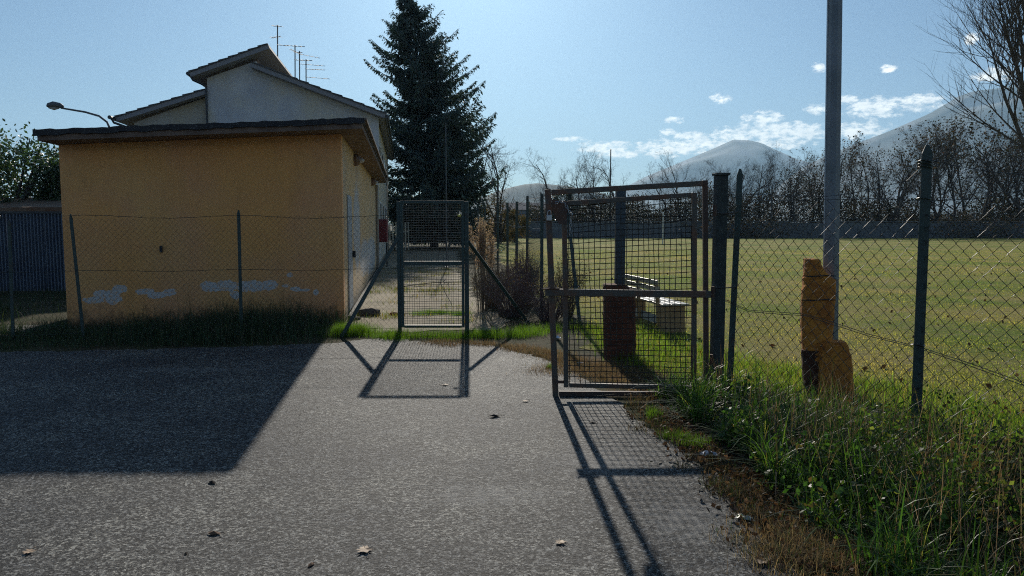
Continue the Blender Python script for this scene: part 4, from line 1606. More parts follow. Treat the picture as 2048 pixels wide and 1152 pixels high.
# conifer
def conifer(x, y, H, seed):
    rg = random.Random(seed)
    r = thing('conifer', 'tall dark spruce with ragged drooping boughs behind the house', 'tree', Vector((x, y, 0)))
    obj('trunk', MB().tube([(x, y, 0), (x - .3, y, H * .5), (x - 1.75, y, H)], [.30, .18, .03], 8), M_BARKD, r)
    wood = MB()
    P, S, A_ = [], [], []
    nb_ = 400
    for k in range(nb_):
        t = (k + rg.random()) / nb_
        z = 1.2 + (H - 1.3) * t
        # radius profile from the photographed outline
        rad = np.interp(z / H, [0, .1, .2, .38, .57, .67, .78, .88, .95, 1.0], [4.2, 4.8, 5.0, 4.8, 3.9, 3.5, 2.9, 2.0, 1.1, .2])
        a = rg.uniform(0, 2 * math.pi)
        rad *= rg.uniform(.62, 1.08) * (.86 + .20 * math.sin(a * 3 + z * 1.9) + .16 * math.sin(a * 5 - z * 3.1 + 1))
        if rg.random() < .05:
            rad *= 1.25
        cx = x - .3 * min(1, z / (H * .5)) - 1.45 * max(0, z / H - .5) * 2
        d = Vector((math.cos(a), math.sin(a), 0))
        pts = []
        droop_ = rg.uniform(.10, .28) * (1.2 - t)
        for i in range(7):
            s_ = i / 6
            pts.append(Vector((cx, y, z)) + d * (rad * s_) + UP * (-rad * droop_ * math.sin(s_ * math.pi * .8) * 1.1 + rad * .22 * s_ ** 3 + rad * .25 * t * s_))
        wood.tube(pts, [.035 * (1 - i / 7) + .006 for i in range(7)], 3, caps=False)
        side = Vector((-d.y, d.x, 0))
        ns = int(30 + rad * 62)
        for j in range(ns):
            s_ = .12 + .88 * (j + rg.random()) / ns
            fi = s_ * 6
            i0 = min(int(fi), 5)
            c_ = pts[i0].lerp(pts[i0 + 1], fi - i0)
            wdt = .38 * (1 - s_) * rad * .35 + .12
            off = rg.gauss(0, 1) * wdt
            l_ = rg.uniform(.22, .6) * (1.1 - .5 * s_) * (1.15 - .5 * t)
            c_ = c_ + side * off + d * (abs(off) * .3) + UP * (-.10 * abs(off))
            dr_ = (d * rg.uniform(.1, .9) + side * (np.sign(off) * rg.uniform(0, .8)) + UP * rg.uniform(-1.3, .15)).normalized()
            P.append((c_, dr_, l_))
    obj('bough_wood', wood, M_BARKD, r)['kind'] = 'stuff'
    N = len(P)
    C_ = np.array([tuple(p[0]) for p in P]) - np.array((x, y, 0))
    A_ = np.array([tuple(p[1]) for p in P])
    L_ = np.array([p[2] for p in P])[:, None]
    rn_ = np.random.default_rng(seed)
    B_ = rn_.normal(size=(N, 3))
    B_ -= (A_ * B_).sum(1)[:, None] * A_
    B_ /= np.linalg.norm(B_, axis=1)[:, None]
    W_ = L_ * rn_.uniform(.20, .40, (N, 1))
    V = np.stack([C_, C_ + A_ * L_ * .45 + B_ * W_ * .5, C_ + A_ * L_, C_ + A_ * L_ * .45 - B_ * W_ * .5], axis=1)
    cols = tints(N, [(.075, .115, .10), (.09, .12, .10), (.05, .08, .075)], [2, 1, 2], .3, rn_)
    np_mesh('foliage', V.reshape(-1, 3), np.arange(N * 4), np.arange(N) * 4, np.full(N, 4), M_NEEDLE, np.repeat(cols, 4, axis=0), r)
    return r
cx_ = D(868, 430, 52).x
conifer(cx_, 52, 16.9, 12)

# left broadleaf evergreens
def leafy(name, label, x, y, z0, H, rx, ry, n, size, pal, w, seed, group=None, m=None, stems=5, trunk=.1, cat='tree'):
    rg = np.random.default_rng(seed)
    r = thing(name, label, cat, Vector((x, y, 0)), group)
    mb = MB()
    rr = random.Random(seed)
    ends = []
    for k in range(stems):
        a = rr.uniform(0, 6.28)
        e = Vector((x + math.cos(a) * rx * .6, y + math.sin(a) * ry * .6, z0 + H * rr.uniform(.7, 1)))
        mid = Vector((x + math.cos(a) * rx * .2, y + math.sin(a) * ry * .2, z0 + H * .4))
        mb.tube([(x + math.cos(a) * .05, y + math.sin(a) * .05, 0), mid, e], [trunk, trunk * .6, trunk * .15], 5, caps=False)
    obj('trunk', mb, M_BARKD, r)
    # clumps
    nc = max(8, n // 260)
    cc = rg.normal(size=(nc, 3))
    cc /= np.linalg.norm(cc, axis=1)[:, None]
    cc *= rg.uniform(.35, 1.0, (nc, 1)) ** .6
    cs = rg.uniform(.16, .34, nc)
    k = rg.integers(0, nc, n)
    off = rg.normal(size=(n, 3)) * (cs[k] * .55)[:, None]
    P = cc[k] + off
    P = P * np.array([rx, ry, H / 2]) + np.array([0, 0, z0 + H / 2])
    P[:, 2] = np.maximum(P[:, 2], .1)
    cols = tints(n, pal, w, .3, rg)
    leaves_mesh('crown', P, size, cols, m or M_LEAF, r, .5, rg)
    return r


PG = [(.055, .095, .04), (.08, .115, .05), (.035, .06, .03)]
leafy('evergreen_tree', 'dense dark glossy evergreen behind the corrugated fence at the left edge', -15.4, 23, .5, 4.1, 1.9, 1.8, 17000, .13, PG, [2, 1, 2], 31)
leafy('evergreen_tree', 'dark evergreen with pale tips beside the ochre building wall', -13.4, 23.5, .5, 3.2, 1.1, 1.6, 11000, .12, PG, [2, 2, 1], 32)
leafy('evergreen_tree', 'lower dark evergreen cut by the left picture edge', -18.2, 24, .5, 4.3, 2.0, 2.0, 12000, .14, PG, [2, 1, 2], 33)
# yellowing small tree and hedge right of the conifer
PY = [(.10, .085, .03), (.07, .075, .03), (.13, .09, .035)]
leafy('yellowing_tree', 'small yellowing tree between the conifer and the far hill', D(1000, 430, 62).x, 62, .4, 3.6, 2.0, 1.5, 5000, .16, PY, [2, 2, 1], 36, m=M_DRY)
leafy('yellowing_shrub', 'low yellow-green shrub left of the grey farm shed', D(1030, 430, 66).x, 66, .2, 2.6, 1.6, 1.2, 3000, .15, PY, [1, 2, 1], 37, m=M_DRY, cat='shrub')
leafy('dark_pine', 'small dark pine right of the far hill behind the gate corner', D(1125, 430, 90).x, 90, 1.0, 5.0, 1.8, 1.6, 5000, .2, [(.025, .035, .02)], [1], 38)

# dark undergrowth mass behind the far wall: one stuff object
rg = np.random.default_rng(41)
n = 150000
xx = rg.uniform(2, 100, n)
hh = 6.3 + 1.3 * np.sin(xx * .21) + 1.2 * np.sin(xx * .53 + 1) + .8 * np.sin(xx * 1.3)
hh = np.clip(hh, 3.5, 8.8) * np.interp(xx, [2, 14, 20, 38, 50], [.55, .7, 1.0, 1.0, .72])
P = np.stack([xx, rg.uniform(90, 100, n), rg.beta(1.2, 1.6, n) * hh], axis=1)
o = leaves_mesh('undergrowth', P, .27, tints(n, [(.030, .030, .020), (.022, .026, .016), (.055, .038, .024), (.035, .045, .02)], [3, 3, 1.3, 1], .3, rg), M_DRY, None, .45, rg)
tag(o, 'tangled dark undergrowth filling the strip behind the far concrete wall', 'undergrowth', kind='stuff')
n = 14000
xx = rg.uniform(-9, 8, n)
P = np.stack([xx, rg.uniform(68, 76, n), rg.beta(1.1, 1.8, n) * (2.2 + .8 * np.sin(xx))], axis=1)
P = P[(P[:, 0] < .5) | (P[:, 0] > 30)]
o = leaves_mesh('hedgerow', P, .28, tints(len(P), [(.035, .038, .022), (.05, .04, .025)], [2, 1], .3, rg), M_DRY, None, .45, rg)
tag(o, 'dark ragged hedgerow at the foot of the conifer beyond the path', 'hedge', kind='stuff')
# thin brambles in front of far wall
n = 5000
xx = np.concatenate([rg.normal(D(1490, 430, 84).x, 3.0, n // 2), rg.normal(D(2010, 430, 80).x, 4.0, n // 2)])
P = np.stack([xx, rg.uniform(82, 85.5, n), rg.beta(1.1, 1.6, n) * 2.4], axis=1)
o = leaves_mesh('bramble_patch', P, .22, tints(n, [(.045, .04, .02), (.09, .055, .025), (.03, .04, .02)], [2, 1, 1], .3, rg), M_DRY, None, .45, rg)
tag(o, 'brown bramble patches against the far concrete wall', 'brambles', kind='stuff')


# ------------------------------------------------------------------ dead shrubs by the path
def twiggy(name, label, x, y, H, rad, n, seed, m, cat='shrub', r0=.006, leafn=0, upr=.6, leafcol=None):
    rr = random.Random(seed)
    r = thing(name, label, cat, Vector((x, y, 0)))
    mb = MB()
    tips = []
    for k in range(n):
        a = rr.uniform(0, 6.28)
        q = rr.random() ** .6
        b_ = Vector((x + math.cos(a) * rad * .25 * q, y + math.sin(a) * rad * .25 * q, 0))
        e = Vector((x + math.cos(a) * rad * q, y + math.sin(a) * rad * q, H * (1 - .45 * q) * rr.uniform(.7, 1.1)))
        m1 = b_.lerp(e, .5) + Vector((rr.gauss(0, .06), rr.gauss(0, .06), .12 * H * upr))
        mb.tube([b_, m1, e], [r0, r0 * .7, r0 * .25], 3, caps=False)
        for j in range(6):
            t = rr.uniform(.3, 1)
            s_ = b_.lerp(m1, t * 2) if t < .5 else m1.lerp(e, t * 2 - 1)
            dd = Vector((rr.gauss(0, 1), rr.gauss(0, 1), rr.gauss(.5, .7))).normalized() * rr.uniform(.08, .28) * H
            m2 = s_ + dd * .5 + Vector((rr.gauss(0, .02), rr.gauss(0, .02), 0))
            mb.tube([s_, m2, s_ + dd], [r0 * .4, r0 * .3, r0 * .15], 3, caps=False)
            tips.append(s_ + dd)
            tips.append(m2)
    obj('stems', mb, m, r)['kind'] = 'stuff'
    if leafn:
        rg_ = np.random.default_rng(seed)
        T_ = np.array([tuple(t) for t in tips]) - np.array((x, y, 0))
        P_ = T_[rg_.integers(0, len(T_), leafn)] + rg_.normal(0, .02, (leafn, 3))
        leaves_mesh('foliage', P_, .035, tints(leafn, leafcol or [(.07, .05, .03), (.05, .06, .025)], [1, 1], .3, rg_), M_DRY, r, .6, rg_)
    return r
M_TWIG = mat('purplish_brown_twigs', (.20, .14, .13), .85, (.12, .085, .08), 10)
M_TWIG2 = mat('straw_twigs', (.22, .17, .11), .85, (.14, .11, .07), 10)
twiggy('dead_shrub', 'large tangled purplish dead shrub between the braced gate and the rusty gate', .02, 12.95, 1.0, .78, 150, 51, M_TWIG, leafn=500)
twiggy('dead_shrub', 'lower dead bramble bush against the left side of the rusty gate', .62, 12.4, .75, .55, 100, 52, M_TWIG, leafn=350)
twiggy('dead_shrub', 'upright dead stalks behind the leaning brace', -.35, 14.2, 1.05, .5, 130, 53, M_TWIG2, leafn=500)
twiggy('wispy_shrub', 'wispy greenish stems beside the upper part of the leaning fence post', .95, 12.9, 1.25, .4, 90, 54, M_TWIG2, leafn=700, leafcol=[(.05, .07, .02), (.09, .09, .03)])
twiggy('dead_shrub', 'brown conical heap of dead stalks among the thin fence posts', .25, 15.0, 1.25, .45, 200, 55, M_TWIG)
# plume grass
rg = np.random.default_rng(60)
pgx_, pgy_ = D(965, 500, 13.6).x, 13.6
pr_ = thing('plume_grass', 'clump of pale feathery plume grass right of the braced gate', 'grass', Vector((pgx_, pgy_, 0)))
n = 60
mb = MB()
Pp = []
rr = random.Random(60)
for k in range(n):
    a = rr.uniform(0, 6.28)
    q = rr.random()
    top = Vector((pgx_ + math.cos(a) * .30 * q, pgy_ + math.sin(a) * .3 * q, rr.uniform(1.05, 1.72)))
    b_ = Vector((pgx_ + math.cos(a) * .1 * q, pgy_ + math.sin(a) * .1 * q, 0))
    mb.tube([b_, b_.lerp(top, .5), top], [.004, .003, .002], 3, caps=False)
    for j in range(70):
        t = rr.random()
        Pp.append(tuple(b_.lerp(top, .72 + .3 * t) + Vector((rr.gauss(0, .018), rr.gauss(0, .018), rr.gauss(0, .01)))))
obj('stalks', mb, M_TWIG2, pr_)['kind'] = 'stuff'
Pp = np.array(Pp) - np.array((pgx_, pgy_, 0))
leaves_mesh('plumes', Pp, .05, tints(len(Pp), [(.34, .27, .22), (.25, .19, .15)], [1, 1], .2, rg), M_STRAW, pr_, .25, rg)

# ------------------------------------------------------------------ grass
def in_poly(P, poly):
    x, y = P[:, 0], P[:, 1]
    ins = np.zeros(len(P), bool)
    n = len(poly)
    j = n - 1
    for i in range(n):
        xi, yi = poly[i][0], poly[i][1]
        xj, yj = poly[j][0], poly[j][1]
        c_ = ((yi > y) != (yj > y)) & (x < (xj - xi) * (y - yi) / (yj - yi + 1e-12) + xi)
        ins ^= c_
        j = i
    return ins


def scatter(poly, n, rng, clump=0, cr=.12):
    poly = [tuple(p[:2]) for p in poly]
    a = np.array(poly)
    lo, hi = a.min(0), a.max(0)
    out = np.zeros((0, 2))
    if clump:
        C_ = np.zeros((0, 2))
        while len(C_) < clump:
            q = rng.uniform(lo, hi, (clump * 3, 2))
            C_ = np.concatenate([C_, q[in_poly(q, poly)]])
        C_ = C_[:clump]
        w = rng.gamma(1.5, 1, clump)
        k = rng.choice(clump, n, p=w / w.sum())
        q = C_[k] + rng.normal(0, cr, (n, 2))
        return np.concatenate([q, np.zeros((n, 1))], axis=1)
    while len(out) < n:
        q = rng.uniform(lo, hi, (n * 2, 2))
        out = np.concatenate([out, q[in_poly(q, poly)]])
    return np.concatenate([out[:n], np.zeros((n, 1))], axis=1)


GREENS = [(.055, .108, .026), (.08, .135, .032), (.030, .060, .020), (.16, .14, .06), (.08, .06, .035)]
rg = np.random.default_rng(71)
# verge along the right-hand fence (between asphalt and fence, and a little beyond)
def Gp(a, b):
    v = G(a, b)
    return (v.x, v.y)
verge_in = [Gp(1345, 800), Gp(1400, 880), Gp(1470, 950), Gp(1560, 1030), Gp(1700, 1110), Gp(1760, 1152), (1.75, 2.6), (1.9, 1.2), (4.6, 1.2), (4.7, 3.0), (3.05, 5.45), (2.05, 7.1), (1.55, 7.2), (1.3, 6.9)]
n = 34000
P = scatter(verge_in, n, rg, clump=430, cr=.08)
ok = P[:, 0] > np.interp(P[:, 1], [1.2, 3.3, 5.0, 6.8, 7.5], [1.62, 1.56, 1.58, 1.28, 1.3])
P = P[ok]
n = len(P)
L_ = rg.gamma(5, .047, n) * (1 + .35 * np.sin(P[:, 0] * 5.1) * np.sin(P[:, 1] * 4.3)) * np.interp(P[:, 1], [2, 5, 7.2], [1.0, 1.25, .95])
o = blades('verge_grass', P, np.clip(L_, .06, .72), rg.uniform(.005, .0135, n), rg.beta(2, 1.8, n) * 1.3, tints(n, GREENS, [4, 3, 4, .6, .5], .25, rg) * (1 + .45 * np.sin(P[:, 0] * 7.3 + 1.0) * np.sin(P[:, 1] * 6.1))[:, None].clip(.45, 1.5), M_VERGE, 5, droop=.55, rng=rg)
tag(o, 'long unmown green grass along the foot of the right-hand chain-link fence', 'grass', kind='stuff')
# dry stalks and twigs tangled in the verge
n = 2600
P = scatter(verge_in, n, rg, clump=200, cr=.12)
P = P[P[:, 0] > np.interp(P[:, 1], [1.2, 3.3, 5.0, 6.8, 7.5], [1.75, 1.75, 1.8, 1.6, 1.7])]
n = len(P)
o = blades('dry_stalks', P, rg.uniform(.3, .75, n), rg.uniform(.003, .005, n), rg.beta(2, 2, n) * .9, tints(n, [(.20, .15, .10), (.13, .09, .06), (.28, .22, .14)], [2, 2, 1], .2, rg), M_STRAW, 4, droop=.2, rng=rg)
tag(o, 'thin dry stalks standing up through the verge grass by the fence', 'dry stalks', kind='stuff')
n = 7000
P = scatter(verge_in, n, rg, clump=60, cr=.085)
P = P[P[:, 0] > np.interp(P[:, 1], [1.2, 3.3, 5.0, 6.8, 7.5], [1.5, 1.45, 1.5, 1.2, 1.2])]
n = len(P)
P[:, 2] = rg.beta(1.2, 2, n) * .30 + .02
o = leaves_mesh('broad_leaved_weeds', P, .042, tints(n, [(.05, .10, .03), (.09, .13, .03), (.10, .07, .04), (.03, .06, .02)], [3, 1.5, 1, 2], .3, rg), M_VERGE, None, .6, rg)
tag(o, 'small broad-leaved weeds mixed into the grass at the foot of the right-hand fence', 'weeds', kind='stuff')
# low-leaved weeds
n = 5200
P = scatter([(1.9, 4.6), (2.6, 2.2), (4.6, 2.2), (4.0, 4.2), (3.0, 5.6)], n, rg, clump=90, cr=.10)
P[:, 2] = rg.uniform(.08, .42, n)
o = leaves_mesh('verge_weeds', P, .030, tints(n, [(.05, .09, .025), (.10, .12, .04), (.07, .05, .03)], [3, 1, 1], .3, rg), M_GRASS, None, .75, rg)
tag(o, 'small-leaved creeping weeds tangled through the fence at the right', 'weeds', kind='stuff')
# dry mat of straw-coloured couch grass on the asphalt edge
def straw_strip(pts_px, width, n, Ls=(.03, .10), lab='', pal=None, wts=None, seed=1, name='dry_grass', bend=1.1):
    rg_ = np.random.default_rng(seed)
    q = np.array([Gp(*p) for p in pts_px])
    seg = rg_.integers(0, len(q) - 1, n)
    t = rg_.random((n, 1))
    C_ = q[seg] * (1 - t) + q[seg + 1] * t
    nc = n // 70
    cl = np.concatenate([C_[:nc] + rg_.normal(0, width * .7, (nc, 2))])
    k = rg_.integers(0, nc, n)
    XY = cl[k] + rg_.normal(0, width * .45, (n, 2))
    P_ = np.concatenate([XY, np.full((n, 1), .008)], axis=1)
    o_ = blades(name, P_, rg_.uniform(Ls[0], Ls[1], n), rg_.uniform(.002, .004, n), rg_.beta(2.4, 1.6, n) * bend, tints(n, pal or [(.20, .135, .075), (.12, .080, .045), (.27, .20, .12), (.07, .085, .03)], wts or [3, 2, 1.5, .8], .2, rg_), M_STRAW if (pal is None or pal[0][0] > pal[0][1]) else M_GRASS, 3, droop=.5, rng=rg_)
    return tag(o_, lab, 'grass', kind='stuff')
straw_strip([(1560, 1080), (1620, 1120), (1680, 1160)], .17, 3400, (.05, .15), 'straw-coloured dead grass on the asphalt edge at the bottom of the picture', pal=[(.24, .17, .09), (.15, .10, .06), (.33, .26, .15), (.05, .09, .03)], wts=[3, 2, 2, 1.6], seed=81)
straw_strip([(1290, 815), (1330, 870), (1400, 905), (1470, 985), (1530, 1045)], .10, 4800, (.04, .12), 'straggling dry grass between the asphalt and the fence verge', pal=[(.17, .12, .07), (.08, .06, .035), (.05, .09, .025), (.035, .045, .02)], wts=[2, 2, 1.5, 2], seed=82)
straw_strip([(860, 688), (960, 690), (1060, 702), (1110, 715), (1180, 730), (1260, 770), (1300, 800)], .16, 14000, (.03, .09), 'russet dry grass fringe where the asphalt meets the gate opening', seed=83)
straw_strip([(1120, 745), (1200, 740), (1290, 760)], .3, 9000, (.03, .08), 'flattened russet grass under the rusty gate', seed=84)
GP = [(.075, .150, .022), (.10, .17, .03), (.05, .11, .02)]
straw_strip([(672, 672), (700, 668), (735, 668)], .13, 4200, (.08, .24), 'bright green weeds at the corner of the ochre building', GP, [2, 1, 1], 85, 'green_weeds', .7)
straw_strip([(760, 676), (850, 674), (940, 676), (1000, 676), (1040, 672), (1085, 662)], .19, 7500, (.05, .19), 'bright green grass strip under the braced gate', GP, [2, 1, 1], 86, 'green_grass_strip', .8)
straw_strip([(830, 630), (880, 628), (930, 630)], .14, 2600, (.04, .12), 'small green tufts across the pale path behind the braced gate', GP, [2, 1, 1], 87, 'path_tufts', .8)
straw_strip([(1300, 840), (1310, 835)], .05, 420, (.06, .14), 'single bright green tuft at the asphalt edge below the rusty gate', GP, [2, 1, 1], 88, 'grass_tuft', .8)
straw_strip([(1340, 880), (1370, 895), (1400, 900)], .07, 900, (.05, .13), 'green tufts beside the white litter on the asphalt edge', GP, [2, 1, 1], 89, 'grass_tufts', .8)
straw_strip([(1090, 738), (1100, 740)], .05, 260, (.03, .08), 'tiny tuft in the asphalt at the foot of the rusty gate', GP, [2, 1, 1], 90, 'grass_tuft', .8)
n = 5200
rg = np.random.default_rng(92)
P = scatter([(-2.9, 12.6), (-.4, 12.0), (-.6, 15), (-1.2, 19), (-2.2, 27), (-5.0, 27)], n, rg, clump=90, cr=.16)
P[:, 2] = .008
o = blades('path_weeds', P, rg.uniform(.03, .14, n), rg.uniform(.004, .009, n), rg.beta(2, 2, n), tints(n, [(.09, .12, .04), (.17, .13, .07), (.05, .08, .03)], [2, 2, 1], .3, rg), M_GRASS, 3, droop=.4, rng=rg)
tag(o, 'thin scattered weeds and dry tufts growing through the pale path', 'weeds', kind='stuff')
# weeds in the shade in front of the ochre building
PS = [(.06, .095, .045), (.04, .065, .035), (.13, .11, .07)]  # darkened greens, shade put into the blade colour
n = 26000
rg = np.random.default_rng(91)
P = scatter([(-9.5, 9.35), (-2.5, 10.0), (-2.6, 12.3), (-6.9, 11.7), (-9.5, 10.8)], n, rg, clump=500, cr=.13)
P = P[P[:, 1] < np.interp(P[:, 0], [-7, -2.8], [11.8, 12.4])]
n = len(P)
hgt = np.interp(P[:, 0], [-9, -6, -4.5, -3.6, -2.6], [.10, .16, .30, .34, .30]) * np.interp(P[:, 1], [9.4, 10.6, 11.8], [.4, 1, 1])
o = blades('shaded_grass', P, hgt * rg.gamma(5, .2, n), rg.uniform(.004, .008, n), rg.beta(2, 2, n) * .9, tints(n, PS, [3, 3, 1], .25, rg), M_SHADEG, 3, droop=.3, rng=rg)
tag(o, 'rough grass in the building shade along the foot of the ochre wall', 'grass', kind='stuff')
n = 9000
P = scatter([(-20, 9.0), (-8.5, 10.0), (-8, 17), (-20, 17)], n, rg, clump=300, cr=.3)
o = blades('rough_grass', P, rg.uniform(.1, .35, n), rg.uniform(.006, .012, n), rg.beta(2, 2, n) * .9, tints(n, PS, [3, 3, 1], .25, rg), M_SHADEG, 3, droop=.3, rng=rg)
tag(o, 'dark rough grass in front of the corrugated fence at the left', 'grass', kind='stuff')

# pitch turf: short blades, dense near the fence, thinning with distance
rg = np.random.default_rng(95)
n = 230000
yy = 4.0 + (rg.random(n) ** 1.7) * 42
xl = np.interp(yy, [4, 5.4, 7, 9, 12.5, 22, 50], [4.0, 3.1, 2.2, 1.2, 1.2, .3, -.8])
xx = xl + rg.random(n) * (yy * .74 + 1.2 - xl)
keep = np.sin(xx * 1.7 + np.sin(yy * 1.1)) + np.sin(yy * 2.3 + xx * .6) + rg.normal(0, 1.1, n) > -.7
xx, yy = xx[keep], yy[keep]
n = len(xx)
near = np.interp(yy, [4, 8, 14, 45], [1.35, 1.0, .8, 1.0])
P = np.stack([xx, yy, np.full(n, .004)], axis=1)
tuft = np.where(rg.random(n) < .06, 2.2, 1)
pat = np.sin(xx * .9 + 1.3 * np.sin(yy * .45)) + np.sin(yy * .8 + .7 * np.sin(xx * .6)) + .8 * np.sin(xx * 2.7 + yy * 1.9) + rg.normal(0, .7, n)
pt_ = np.clip(pat * .28 + .5, 0, 1)[:, None]
tcol = (np.array([.16, .23, .045]) * (1 - pt_) + np.array([.38, .31, .14]) * pt_) * rg.uniform(.55, 1.3, (n, 1)) * np.where(rg.random((n, 1)) < .13, .35, 1)
o = blades('pitch_turf', P, rg.uniform(.015, .042, n) * near * tuft, rg.uniform(.004, .008, n) * np.interp(yy, [4, 45], [.9, 3.2]), rg.beta(2, 1.6, n) * 1.2,
           tcol, M_GRASS, 2, droop=.4, rng=rg)
tag(o, 'short patchy turf of the football pitch', 'grass', kind='stuff')
# longer grass at the near edge of the pitch, by gate and fence
n = 30000
P = scatter([(1.2, 9.6), (1.45, 7.6), (2.3, 7.1), (3.2, 5.6), (4.6, 3.5), (5.6, 4.2), (4.3, 6.4), (3.0, 8.2), (2.4, 9.8), (1.6, 11.8), (.9, 11.6)], n, rg, clump=900, cr=.12)
o = blades('pitch_edge_grass', P, rg.gamma(5, .022, n), rg.uniform(.003, .006, n), rg.beta(2, 2, n) * 1.1, tints(n, [(.11, .19, .03), (.14, .21, .035), (.22, .19, .07), (.05, .09, .02)], [3, 2, 1.2, 2], .25, rg), M_GRASS, 3, droop=.4, rng=rg)
tag(o, 'longer green grass just inside the fence and around the bench', 'grass', kind='stuff')
n = 2600
q0 = np.array([Gp(*p) for p in [(1300, 830), (1400, 905), (1480, 985), (1545, 1060), (1640, 1152)]])
sg = rg.integers(0, 4, n)
tt = rg.random((n, 1))
P = np.concatenate([q0[sg] * (1 - tt) + q0[sg + 1] * tt + rg.normal(0, .13, (n, 2)) + np.array([.08, 0]), rg.uniform(.014, .05, (n, 1))], axis=1)
o = leaves_mesh('leaf_litter', P, .035, tints(n, [(.10, .06, .035), (.05, .035, .025), (.22, .15, .09)], [3, 3, 1], .3, rg), M_DRY, None, .7, rg)
tag(o, 'crumbled brown leaf litter along the broken asphalt edge below the rusty gate', 'leaves', kind='stuff')
# dark clods / dead leaves on the pitch
n = 420
yy = 6.5 + rg.random(n) ** 1.5 * 38
xx = np.interp(yy, [6, 9, 45], [2.6, 1.6, 0]) + rg.random(n) * (yy * .72)
P = np.stack([xx, yy, np.full(n, .03)], axis=1)
o = leaves_mesh('dead_leaf_scatter', P, .07, tints(n, [(.05, .032, .02), (.035, .025, .018), (.14, .09, .05)], [3, 2, 1], .3, rg), M_DRY, None, .7, rg)
tag(o, 'dead brown leaves scattered over the football pitch', 'leaves', kind='stuff')

# ------------------------------------------------------------------ litter and leaves on the asphalt
def crumple(name, label, cat, px, py, w, d, h, m, seed, group=None, rz=0.0):
    rr = random.Random(seed)
    c_ = G(px, py, .014)
    nx_, ny_ = 9, 6
    mb = MB()
    for j in range(ny_ + 1):
        for i in range(nx_ + 1):
            u, v = i / nx_ - .5, j / ny_ - .5
            e = 1 - max(abs(u), abs(v)) * 1.2
            x, y = u * w * (1 + rr.uniform(-.12, .12)), v * d * (1 + rr.uniform(-.18, .18))
            z = h * max(0, e) * rr.uniform(.35, 1.0) + .003
            co, si = math.cos(rz), math.sin(rz)
            mb.v.append((c_.x + x * co - y * si, c_.y + x * si + y * co, c_.z + z))
    for j in range(ny_):
        for i in range(nx_):
            a_ = j * (nx_ + 1) + i
            mb.f.append((a_, a_ + 1, a_ + nx_ + 2, a_ + nx_ + 1))
    return tag(obj(name, mb, m), label, cat, group)


def dead_leaf(px, py, s, label, m, rz=0.0, seed=1, curl=.25):
    """a lobed curled leaf with its stalk"""
    rr = random.Random(seed)
    c_ = G(px, py, .014)
    curl *= .45
    lob_o = [(0, -.5), (.16, -.36), (.24, -.12), (.22, .12), (.14, .32), (0, .52), (-.13, .34), (-.21, .10), (-.22, -.14), (-.14, -.36)]
    lob = [(0, -.5, .1), (.18, -.32), (.42, -.30), (.26, -.08), (.50, .10), (.24, .16), (.22, .40), (.06, .30), (0, .55), (-.08, .30), (-.24, .38), (-.24, .15), (-.58, .06), (-.26, -.08), (-.58, -.32), (-.16, -.30)]
    if m in (M_BLK, M_BRN):
        lob = lob_o
    mb = MB()
    co, si = math.cos(rz), math.sin(rz)
    def put(x, y):
        x *= 1 + rr.uniform(-.12, .12)
        z = curl * (x * x * 2.2 + y * y * .9) * s + .004 + rr.uniform(0, .06) * s
        if lob is lob_o:
            z = max(.002, .22 * s * (1 - x * x * 14 - y * y * 3.2))
        mb.v.append((c_.x + (x * co - y * si) * s, c_.y + (x * si + y * co) * s, c_.z + z))
    put(0, 0)
    for p in lob:
        put(p[0], p[1])
    for i in range(len(lob)):
        mb.f.append((0, 1 + i, 1 + (i + 1) % len(lob)))
    r = thing('dead_leaf', label, 'leaf', c_, 'dead leaves lying on the asphalt')
    obj('leaf_blade', mb, m, r)
    b_ = Vector((c_.x + (0 * co + .5 * si) * s, c_.y - .5 * co * s, c_.z + .01))
    e_ = Vector((c_.x + (.06 * co + .85 * si) * s, c_.y - .85 * co * s, c_.z + .004))
    obj('stalk', MB().tube([b_, b_.lerp(e_, .5) + UP * .006, e_], .0015, 4), m, r)
    return r


M_PLY = mat('pale_tan_leaf', (.46, .33, .21), .7, (.34, .22, .13), 30)
M_BRN = mat('brown_dead_leaf', (.20, .11, .06), .85, (.10, .06, .04), 30, spec=.2)
M_BLK = mat('blackened_leaf', (.03, .024, .02), .95, spec=.1)
dead_leaf(730, 1101, .085, 'pale tan maple-like leaf on the asphalt at the bottom centre', M_PLY, .4, 1)
dead_leaf(428, 1068, .075, 'curled brown leaf on the asphalt left of the pale tan leaf', M_BRN, 1.4, 2, .5)
dead_leaf(1120, 1086, .055, 'small beige leaf lying beside the long gate shadow', M_PLY, 2.4, 3)
dead_leaf(57, 1105, .06, 'flat faded leaf on the asphalt in the bottom left corner', M_PLY, 3.0, 4, .1)
dead_leaf(424, 966, .075, 'dark curled leaf at the tip of the building shadow', M_BLK, .8, 5, .6)
dead_leaf(988, 834, .11, 'large blackened leaf alone in the middle of the sunlit asphalt', M_BLK, 1.7, 6, .4)
dead_leaf(890, 770, .08, 'whitish leaf below the right post of the braced gate', M_PLY, 1.2, 7, .2)
dead_leaf(1050, 803, .06, 'pale leaf left of the foot of the rusty gate', M_PLY, 2.1, 8, .2)
dead_leaf(622, 1130, .05, 'small rust-toned leaf near the lower picture edge left of centre', M_BRN, 2.9, 9, .3)
dead_leaf(372, 1107, .03, 'tiny dark leaf fragment near the curled brown leaf', M_BLK, .2, 10, .3)
dead_leaf(1668, 1086, .07, 'cream leaf lying on the dead grass at the lower right', M_PLY, .5, 11, .3)
dead_leaf(1628, 1046, .08, 'tan leaf in the grass right of the yellow wrapper', M_PLY, 1.1, 12, .4)
dead_leaf(1521, 1125, .09, 'pinkish torn leaf at the asphalt edge near the bottom', M_PLY, 2.2, 13, .3)
